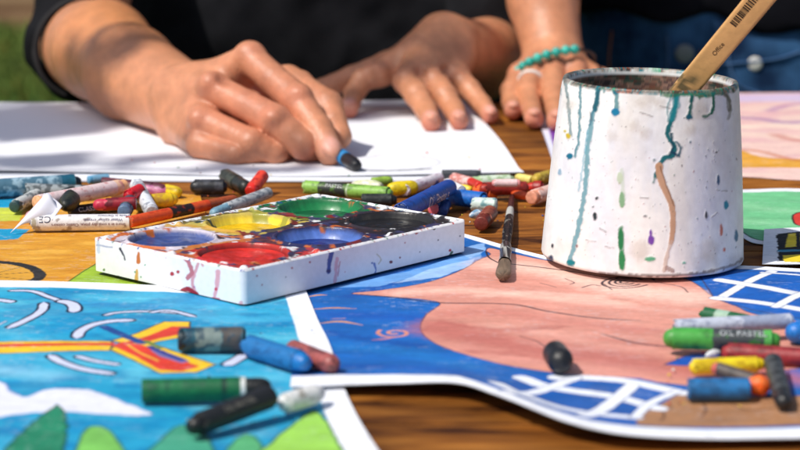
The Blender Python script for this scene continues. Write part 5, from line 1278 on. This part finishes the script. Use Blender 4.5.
    # rolled cuff round the forearm
    ax = S-E; ax /= np.linalg.norm(ax); e1 = np.cross(ax, (0, 0, 1.)); e1 /= np.linalg.norm(e1); e2 = np.cross(e1, ax)
    c0 = A(85, 50, 2.075)
    prof = [(0, .046), (0, .049), (.006, .0515), (.013, .0515), (.017, .050), (.017, .0480), (.012, .0470), (.010, .046)]
    Vc, Fc2, x, th = lathe_axis(prof, 72, c0, ax, e1, e2, amp=.0022, seed=6)
    Vc[:, 2] = np.maximum(Vc[:, 2], .003)
    mesh_obj('sleeve_cuff', Vc, Fc2, fabric('charcoal_cuff', (0.024, 0.023, 0.024), (0.05, 0.048, 0.05)), o, None, loc=tuple(c0))
    mesh_obj('hair', Vr, Fr, M_hair, o, np.tile(lin((34, 24, 18)), (len(Vr), 1)), loc=(-.08, 2.2, .6))
    Vt, Ft = coarse((-.36, 1.75, -.76), (.20, 2.56, -.22), .010,
        [((-.18, 2.40, -.32), (.02, 2.40, -.32), .13, .13, .05), ((-.19, 2.38, -.33), (-.22, 1.95, -.33), .095, .07, .03), ((-.22, 1.95, -.33), (-.22, 1.98, -.70), .065, .05, .03),
         ((.03, 2.38, -.33), (.06, 1.95, -.33), .095, .07, .03), ((.06, 1.95, -.33), (.06, 1.98, -.70), .065, .05, .03)], noise=.004, nf=10)
    mesh_obj('trousers', Vt, Ft, M_trouser, o, None, loc=(-.08, 2.3, -.35))
person_one()

def person_two():
    skin_tints = []
    W = A(554, 60, 2.035); U = A(543, 0, 2.075); E = A(524, -170, 2.17)
    vol = Vol((.085, 1.825, .0015), (.245, 2.14, .16), .00125)
    m = [A(520, 76, 2.005), A(535, 72, 1.995), A(554, 70, 1.99), A(575, 72, 1.99)]
    t = [G(513, 111, .0095), G(534, 119, .0098), G(557, 121, .010), G(582, 121, .0095)]
    ch = [[(m[0], .0112), (A(511, 91, 1.975), .0100), (A(511, 102, 1.957), .0088), (t[0], .0080)],
          [(m[1], .0120), (A(528, 91, 1.962), .0110), (A(531, 107, 1.932), .0096), (t[1], .0086)],
          [(m[2], .0125), (A(553, 91, 1.950), .0116), (A(556, 108, 1.918), .0100), (t[2], .0090)],
          [(m[3], .0120), (A(579, 92, 1.950), .0110), (A(582, 108, 1.922), .0098), (t[3], .0086)],
          [(A(575, 70, 2.02), .0150), (A(600, 82, 2.01), .0135), (A(612, 98, 1.98), .0115), (G(616, 112, .011), .0095)]]
    palm = [(U, W, .0325, .0275, .012), (E, U, .040, .0325, .01)]+[(W, q, .023, .0115, .010) for q in m]+[(A(545, 74, 2.02), A(572, 76, 2.02), .018, .018, .012)]
    D = hand(vol, W, palm, ch, [(q+np.array((0, -.004, .005)), (.008, .008, .007), .006) for q in m])
    for q in m: vol.cone(D, W+(q-W)*.3+np.array((0, -.006, .016)), q+np.array((0, -.002, .0085)), .0022, .0034, .005)
    for i in (0, 1, 2, 3):
        skin_tints.append(nail(vol, D, t[i], ch[i][2][0], (0, -.35, 1), ch[i][3][1])); skin_tints.append((t[i]+np.array([0, -.004, -.004]), .009, (206, 104, 96), .6))
        skin_tints.append((m[i], .016, (186, 112, 92), .5))
    V1, F1 = vol.mesh(D)
    sR = np.array((.215, 2.42, .40)); sL = np.array((.56, 2.42, .40))
    Vb, Fb = coarse((.06, 2.05, -.35), (.68, 2.60, .66), .010,
        [((.385, 2.44, -.2), (.385, 2.44, .36), .10, .11, .05), (sR, sL, .05, .05, .04), (sR, E, .046, .042, .02), (E, U+.3*(E-U), .041, .036, .01), (sL, (.62, 2.45, .12), .045, .04, .02), ((.385, 2.43, .38), (.385, 2.40, .52), .052, .048, .03)])
    Vh, Fh, Vr, Fr = head((.385, 2.37, .60), .95, (-.2, -.9, -.35))
    V, Fc, C = join([(V1, F1, 0), (Vb, Fb, 0), (Vh, Fh, 0)])
    o = mesh_obj('person', V, Fc, M_skin, None, skin_col(V, skin_tints), loc=(.385, 2.42, -.75))
    tag(o, 'person in blue jeans with a turquoise bead bracelet leaning a hand on the table', 'person')
    Vs, Fs = coarse((.08, 2.10, -.02), (.70, 2.66, .50), .0065,
        [((.315, 2.45, -.1), (.32, 2.45, .36), .128, .13, .05), ((.45, 2.45, -.1), (.45, 2.45, .36), .125, .13, .05), (sR, sL, .07, .07, .04), (sR, sR+.45*(E-sR), .068, .060, .02), (sL, (.60, 2.45, .25), .065, .058, .02)],
        clip=lambda X, Y, Z: np.maximum(Z-.46-.15*np.abs(X-.385), (.048-.018*np.clip((X-.33)/.1, 0, 1)+.006*np.sin(X*60))-Z), noise=.006, nf=12, seed=7)
    mesh_obj('shirt', Vs, Fs, M_shirtb, o, None, loc=(.385, 2.42, .2))
    fr = lambda X, Y, Z: Z-.075
    Vj, Fj = coarse((.15, 2.22, -.75), (.63, 2.66, .09), .0065,
        [((.322, 2.45, -.08), (.322, 2.45, .07), .128, .118, .05), ((.43, 2.45, -.08), (.43, 2.45, .07), .128, .118, .05), ((.30, 2.44, -.12), (.30, 2.42, -.72), .10, .06, .03), ((.47, 2.44, -.12), (.48, 2.45, -.72), .10, .06, .03)],
        clip=fr, noise=.004, nf=16, seed=12)
    j = mesh_obj('jeans', Vj, Fj, M_jeans, o, None, loc=(.385, 2.45, -.35))
    tree_v = Vj
    def front(px, py):
        q = A(px, py, 2.33); d = np.hypot((Vj[:, 0]-q[0]), (Vj[:, 2]-q[2])); k = np.where(d < .012)[0]
        if len(k) == 0: return q
        y = Vj[k, 1].min(); q = A(px, py, y); return q
    def disc(name, px, py, r, col, mat):
        c = front(px, py)+np.array((0, -.001, 0)); prof = [(0, .0001), (0, r*.7), (.0006, r*.9), (.0016, r), (.004, r)]
        V, Fc, x, th = lathe_axis(prof, 24, c, np.array((0, 1., 0)), np.array((1., 0, 0)), np.array((0, 0, 1.)))
        mesh_obj(name, V, Fc, mat, o, np.tile(lin(col), (len(V), 1)), loc=tuple(c))
    disc('button', 685, 54, .0105, (120, 124, 126), M_wax); disc('button', 755, 64, .0080, (226, 222, 214), M_wax)
    thread = [([(612, 30), (609, 60), (612, 92)], (150, 84, 50)), ([(667, 34), (668, 60), (664, 92)], (60, 90, 130)), ([(700, 50), (702, 92)], (150, 90, 54)), ([(727, 44), (731, 70), (740, 86), (762, 94)], (70, 100, 140)), ([(700, 66), (770, 60), (800, 52)], (60, 96, 140))]
    for P, c in thread:
        Q = np.array([front(*p)+np.array((0, -.0006, 0)) for p in catmull(P, 6)]); V, Fc, tri = tube(Q, .0013, 6)
        mesh_obj('seam', V, pylist(Fc, tri), M_wrap, j, np.tile(lin(c), (len(V), 1)), loc=tuple(Q[0])) if False else seam(V, Fc, tri, c, j, Q[0])
    # bracelet of round stones on a dark cord
    c = A(555, 68, 2.012); xh = np.array((.97, 0, .26)); xh /= np.linalg.norm(xh); f = np.array((0, -.86, .50)); f -= f@xh*xh; f /= np.linalg.norm(f)
    R = .0390; parts = []; 
    bm_t = np.linspace(0, math.pi, 9); ph = np.arange(14)*2*math.pi/14
    for k in range(11):
        a = math.radians(192-k*13.4); p = c+R*(math.cos(a)*xh+math.sin(a)*f); r = .0047
        V = np.array([p+r*np.array((math.sin(t_)*math.cos(q), math.sin(t_)*math.sin(q), math.cos(t_))) for t_ in bm_t for q in ph]); parts.append((V, grid_faces(9, 14, True)[:, ::-1], lin((44, 170, 156) if k % 3 else (60, 186, 170))))
    V, Fc, C = join(parts); 
    br = mesh_obj('bracelet', V, Fc, M_bead, o, C, loc=tuple(c))
    Q = np.array([c+(R-.0005)*(math.cos(a)*xh+math.sin(a)*f) for a in np.linspace(0, 2*math.pi, 60)]); V, Fc, tri = tube(Q, .0016, 8)
    seam(V, Fc, tri, (40, 26, 24), br, Q[0], 'cord')
    # ring
    pr = m[1]*.45+ch[1][1][0]*.55; axf = ch[1][1][0]-m[1]; axf /= np.linalg.norm(axf); e1 = np.cross(axf, (0, 0, 1.)); e1 /= np.linalg.norm(e1); e2 = np.cross(e1, axf)
    Q = np.array([pr+.0118*(math.cos(a)*e1+math.sin(a)*e2) for a in np.linspace(0, 2*math.pi, 48)]); V, Fc, tri = tube(Q, .0017, 10)
    g = seam(V, Fc, tri, (226, 222, 216), o, Q[0], 'finger_ring', M_wrap)
    mesh_obj('hair', Vr, Fr, M_hair, o, np.tile(lin((46, 30, 20)), (len(Vr), 1)), loc=(.385, 2.4, .65))
def seam(V, Fc, tri, c, parent, loc, name='seam', mat=None):
    V = np.asarray(V); me = bpy.data.meshes.new(name); me.from_pydata([tuple(v) for v in V-loc], [], pylist(Fc, tri)); me.update()
    me.polygons.foreach_set('use_smooth', np.ones(len(me.polygons), bool))
    at = me.color_attributes.new('Col', 'FLOAT_COLOR', 'POINT'); C = np.ones((len(V), 4), np.float32); C[:, :3] = lin(c); at.data.foreach_set('color', C.ravel())
    me.materials.append(mat or M_wrap); ob = bpy.data.objects.new(name, me); COL.objects.link(ob); ob.parent = parent
    wp = Vector(parent.location)+(Vector(parent.parent.location) if parent.parent else Vector()); ob.location = Vector(loc)-wp
    return ob
person_two()
#PEOPLE-END

# ================================================================== ADDED SHADE TREE (out of view, leaves aimed to shade the sheet and hands)
SUN_EL = math.radians(54); SUN_AZ = math.radians(35)
SDIR = np.array([-math.cos(SUN_EL)*math.cos(SUN_AZ), -math.cos(SUN_EL)*math.sin(SUN_AZ), math.sin(SUN_EL)])
def added_shade_tree():
    r = np.random.default_rng(17)
    base = np.array((-3.0, .4, -.75)); root = empty('added_shade_tree', tuple(base)); tag(root, 'unseen leafy tree added to cast shade on the sheet and hands', 'tree')
    t = 2.7
    spots = [(G(18, 126, 0), .085, .075, 300), (G(60, 163, 0), .12, .020, 50), (A(408, 66, 1.98), .062, .06, 40), (A(455, 60, 2.04), .045, .05, 22), (G(380, 112, 0), .04, .05, 20), (A(140, 75, 1.9), .035, .028, 16), (G(230, 172, 0), .06, .012, 10), (G(20, 106, 0), .08, .04, 20)]  # areas to be shaded; an added leaf cluster stands sunward of each
    parts = []; tips = []
    def leaf(c, s):
        a = r.normal(0, 1, 3); a[2] *= .4; a /= np.linalg.norm(a); n = SDIR+r.normal(0, .35, 3); b = np.cross(n, a); b /= np.linalg.norm(b)
        V = np.array([c-a*s, c-a*s*.3+b*s*.45, c+a*s*.4+b*s*.4, c+a*s, c+a*s*.4-b*s*.4, c-a*s*.3-b*s*.45])
        k = r.uniform(.6, 1.2); return V, np.array([[0, 1, 2, 3], [0, 3, 4, 5]]), np.array((.05, .11, .02))*k
    for q, ru, rv, n in spots:
        c = q+SDIR*(t+r.uniform(-.1, .1)); tips.append(c)
        for i in range(n):
            a = r.uniform(0, 6.28); d = math.sqrt(r.uniform(0, 1)); parts.append(leaf(c+np.array((ru*d*math.cos(a), rv*1.0*d*math.sin(a), r.uniform(-.05, .05))), r.uniform(.016, .028)))
    fork = np.array((-2.4, .7, 1.9)); cc = np.array((-3.1, .3, 2.6))  # crown and limbs only fill out the added tree around the shading leaves
    for i in range(5200):
        v = r.normal(0, 1, 3); v /= np.linalg.norm(v); d = r.uniform(.35, 1)**.5
        k = 1+.25*math.sin(v[0]*5)+.2*math.cos(v[1]*6+v[2]*3); p = cc+v*d*k*np.array((.85, 1.0, .75)); parts.append(leaf(p, r.uniform(.03, .055)))
    V, Fc, C = join(parts); mesh_obj('crown', V, Fc, attr_mat('leaf', .6, .3), root, C, smooth=False, loc=tuple(cc))
    def limb(P, r0, r1, name='branch'):
        Q = catmull(P, 6); V, Fc, tri = tube(Q, np.linspace(r0, r1, len(Q)), 10); return V, Fc
    bark = attr_mat('bark', .9, .2, bump=1.0, bscale=30, grain=.3, gscale=20)
    V, Fc = limb([base, base+(.05, .03, .9), base+(-.02, -.02, 1.9), cc+(0, 0, -.2), cc+(.1, 0, .5)], .16, .03)
    mesh_obj('trunk', V, Fc, bark, root, np.tile((.09, .06, .04), (len(V), 1)), loc=tuple(base))
    bp = []
    for c in tips: bp.append((*limb([base+(-.02, -.02, 1.8), fork, .5*(fork+c)+(0, 0, .08), c+(0, 0, .02)], .03, .0025), (.09, .06, .04)))
    for i in range(14):
        v = r.normal(0, 1, 3); v /= np.linalg.norm(v); v[2] = abs(v[2])*.6; bp.append((*limb([base+(0, 0, 1.6+i*.06), cc+v*.3, cc+v*.75], .04, .006), (.09, .06, .04)))
    V, Fc, C = join(bp); mesh_obj('limbs', V, Fc, bark, root, C, loc=tuple(base+(0, 0, 1.8)))
added_shade_tree()
# ================================================================== LIGHT, SKY, CAMERA
def look(o, d):
    o.rotation_euler = Vector(d).to_track_quat('-Z', 'Y').to_euler()
EL, AZ = SUN_EL, SUN_AZ     # sun from the viewer's left, a little in front of the scene
sdir = np.array([-math.cos(EL)*math.cos(AZ), -math.cos(EL)*math.sin(AZ), math.sin(EL)])
sl = bpy.data.lights.new('sun', 'SUN'); sl.energy = 4.6; sl.angle = math.radians(.53); sl.color = (1, .955, .88)
so = bpy.data.objects.new('sun', sl); COL.objects.link(so); so.location = (0, 0, 5); look(so, -sdir)
w = bpy.data.worlds.new('World'); scene.world = w; w.use_nodes = True
nt = w.node_tree; bg = nt.nodes['Background']; sk = nt.nodes.new('ShaderNodeTexSky'); sk.sky_type = 'NISHITA'; sk.sun_disc = False
sk.sun_elevation = EL; sk.sun_rotation = math.atan2(sdir[0], sdir[1]); sk.air_density = 1.0; sk.dust_density = 2.0; sk.ozone_density = .6
nt.links.new(sk.outputs[0], bg.inputs[0]); bg.inputs[1].default_value = 0.12

cam = bpy.data.cameras.new('camera'); co = bpy.data.objects.new('camera', cam); COL.objects.link(co); scene.camera = co
co.location = (0, 0, H); co.rotation_euler = (math.pi/2-PITCH, 0, 0)
cam.sensor_width = 36; cam.lens = F/800*36; cam.clip_start = .01; cam.clip_end = 300
cam.dof.use_dof = True; cam.dof.focus_distance = 1.39; cam.dof.aperture_fstop = 9.0
vs = scene.view_settings; vs.view_transform = 'Standard'; vs.look = 'None'; vs.exposure = -0.22; vs.gamma = 1; vs.use_curve_mapping = False
scene.cycles.max_bounces = 8
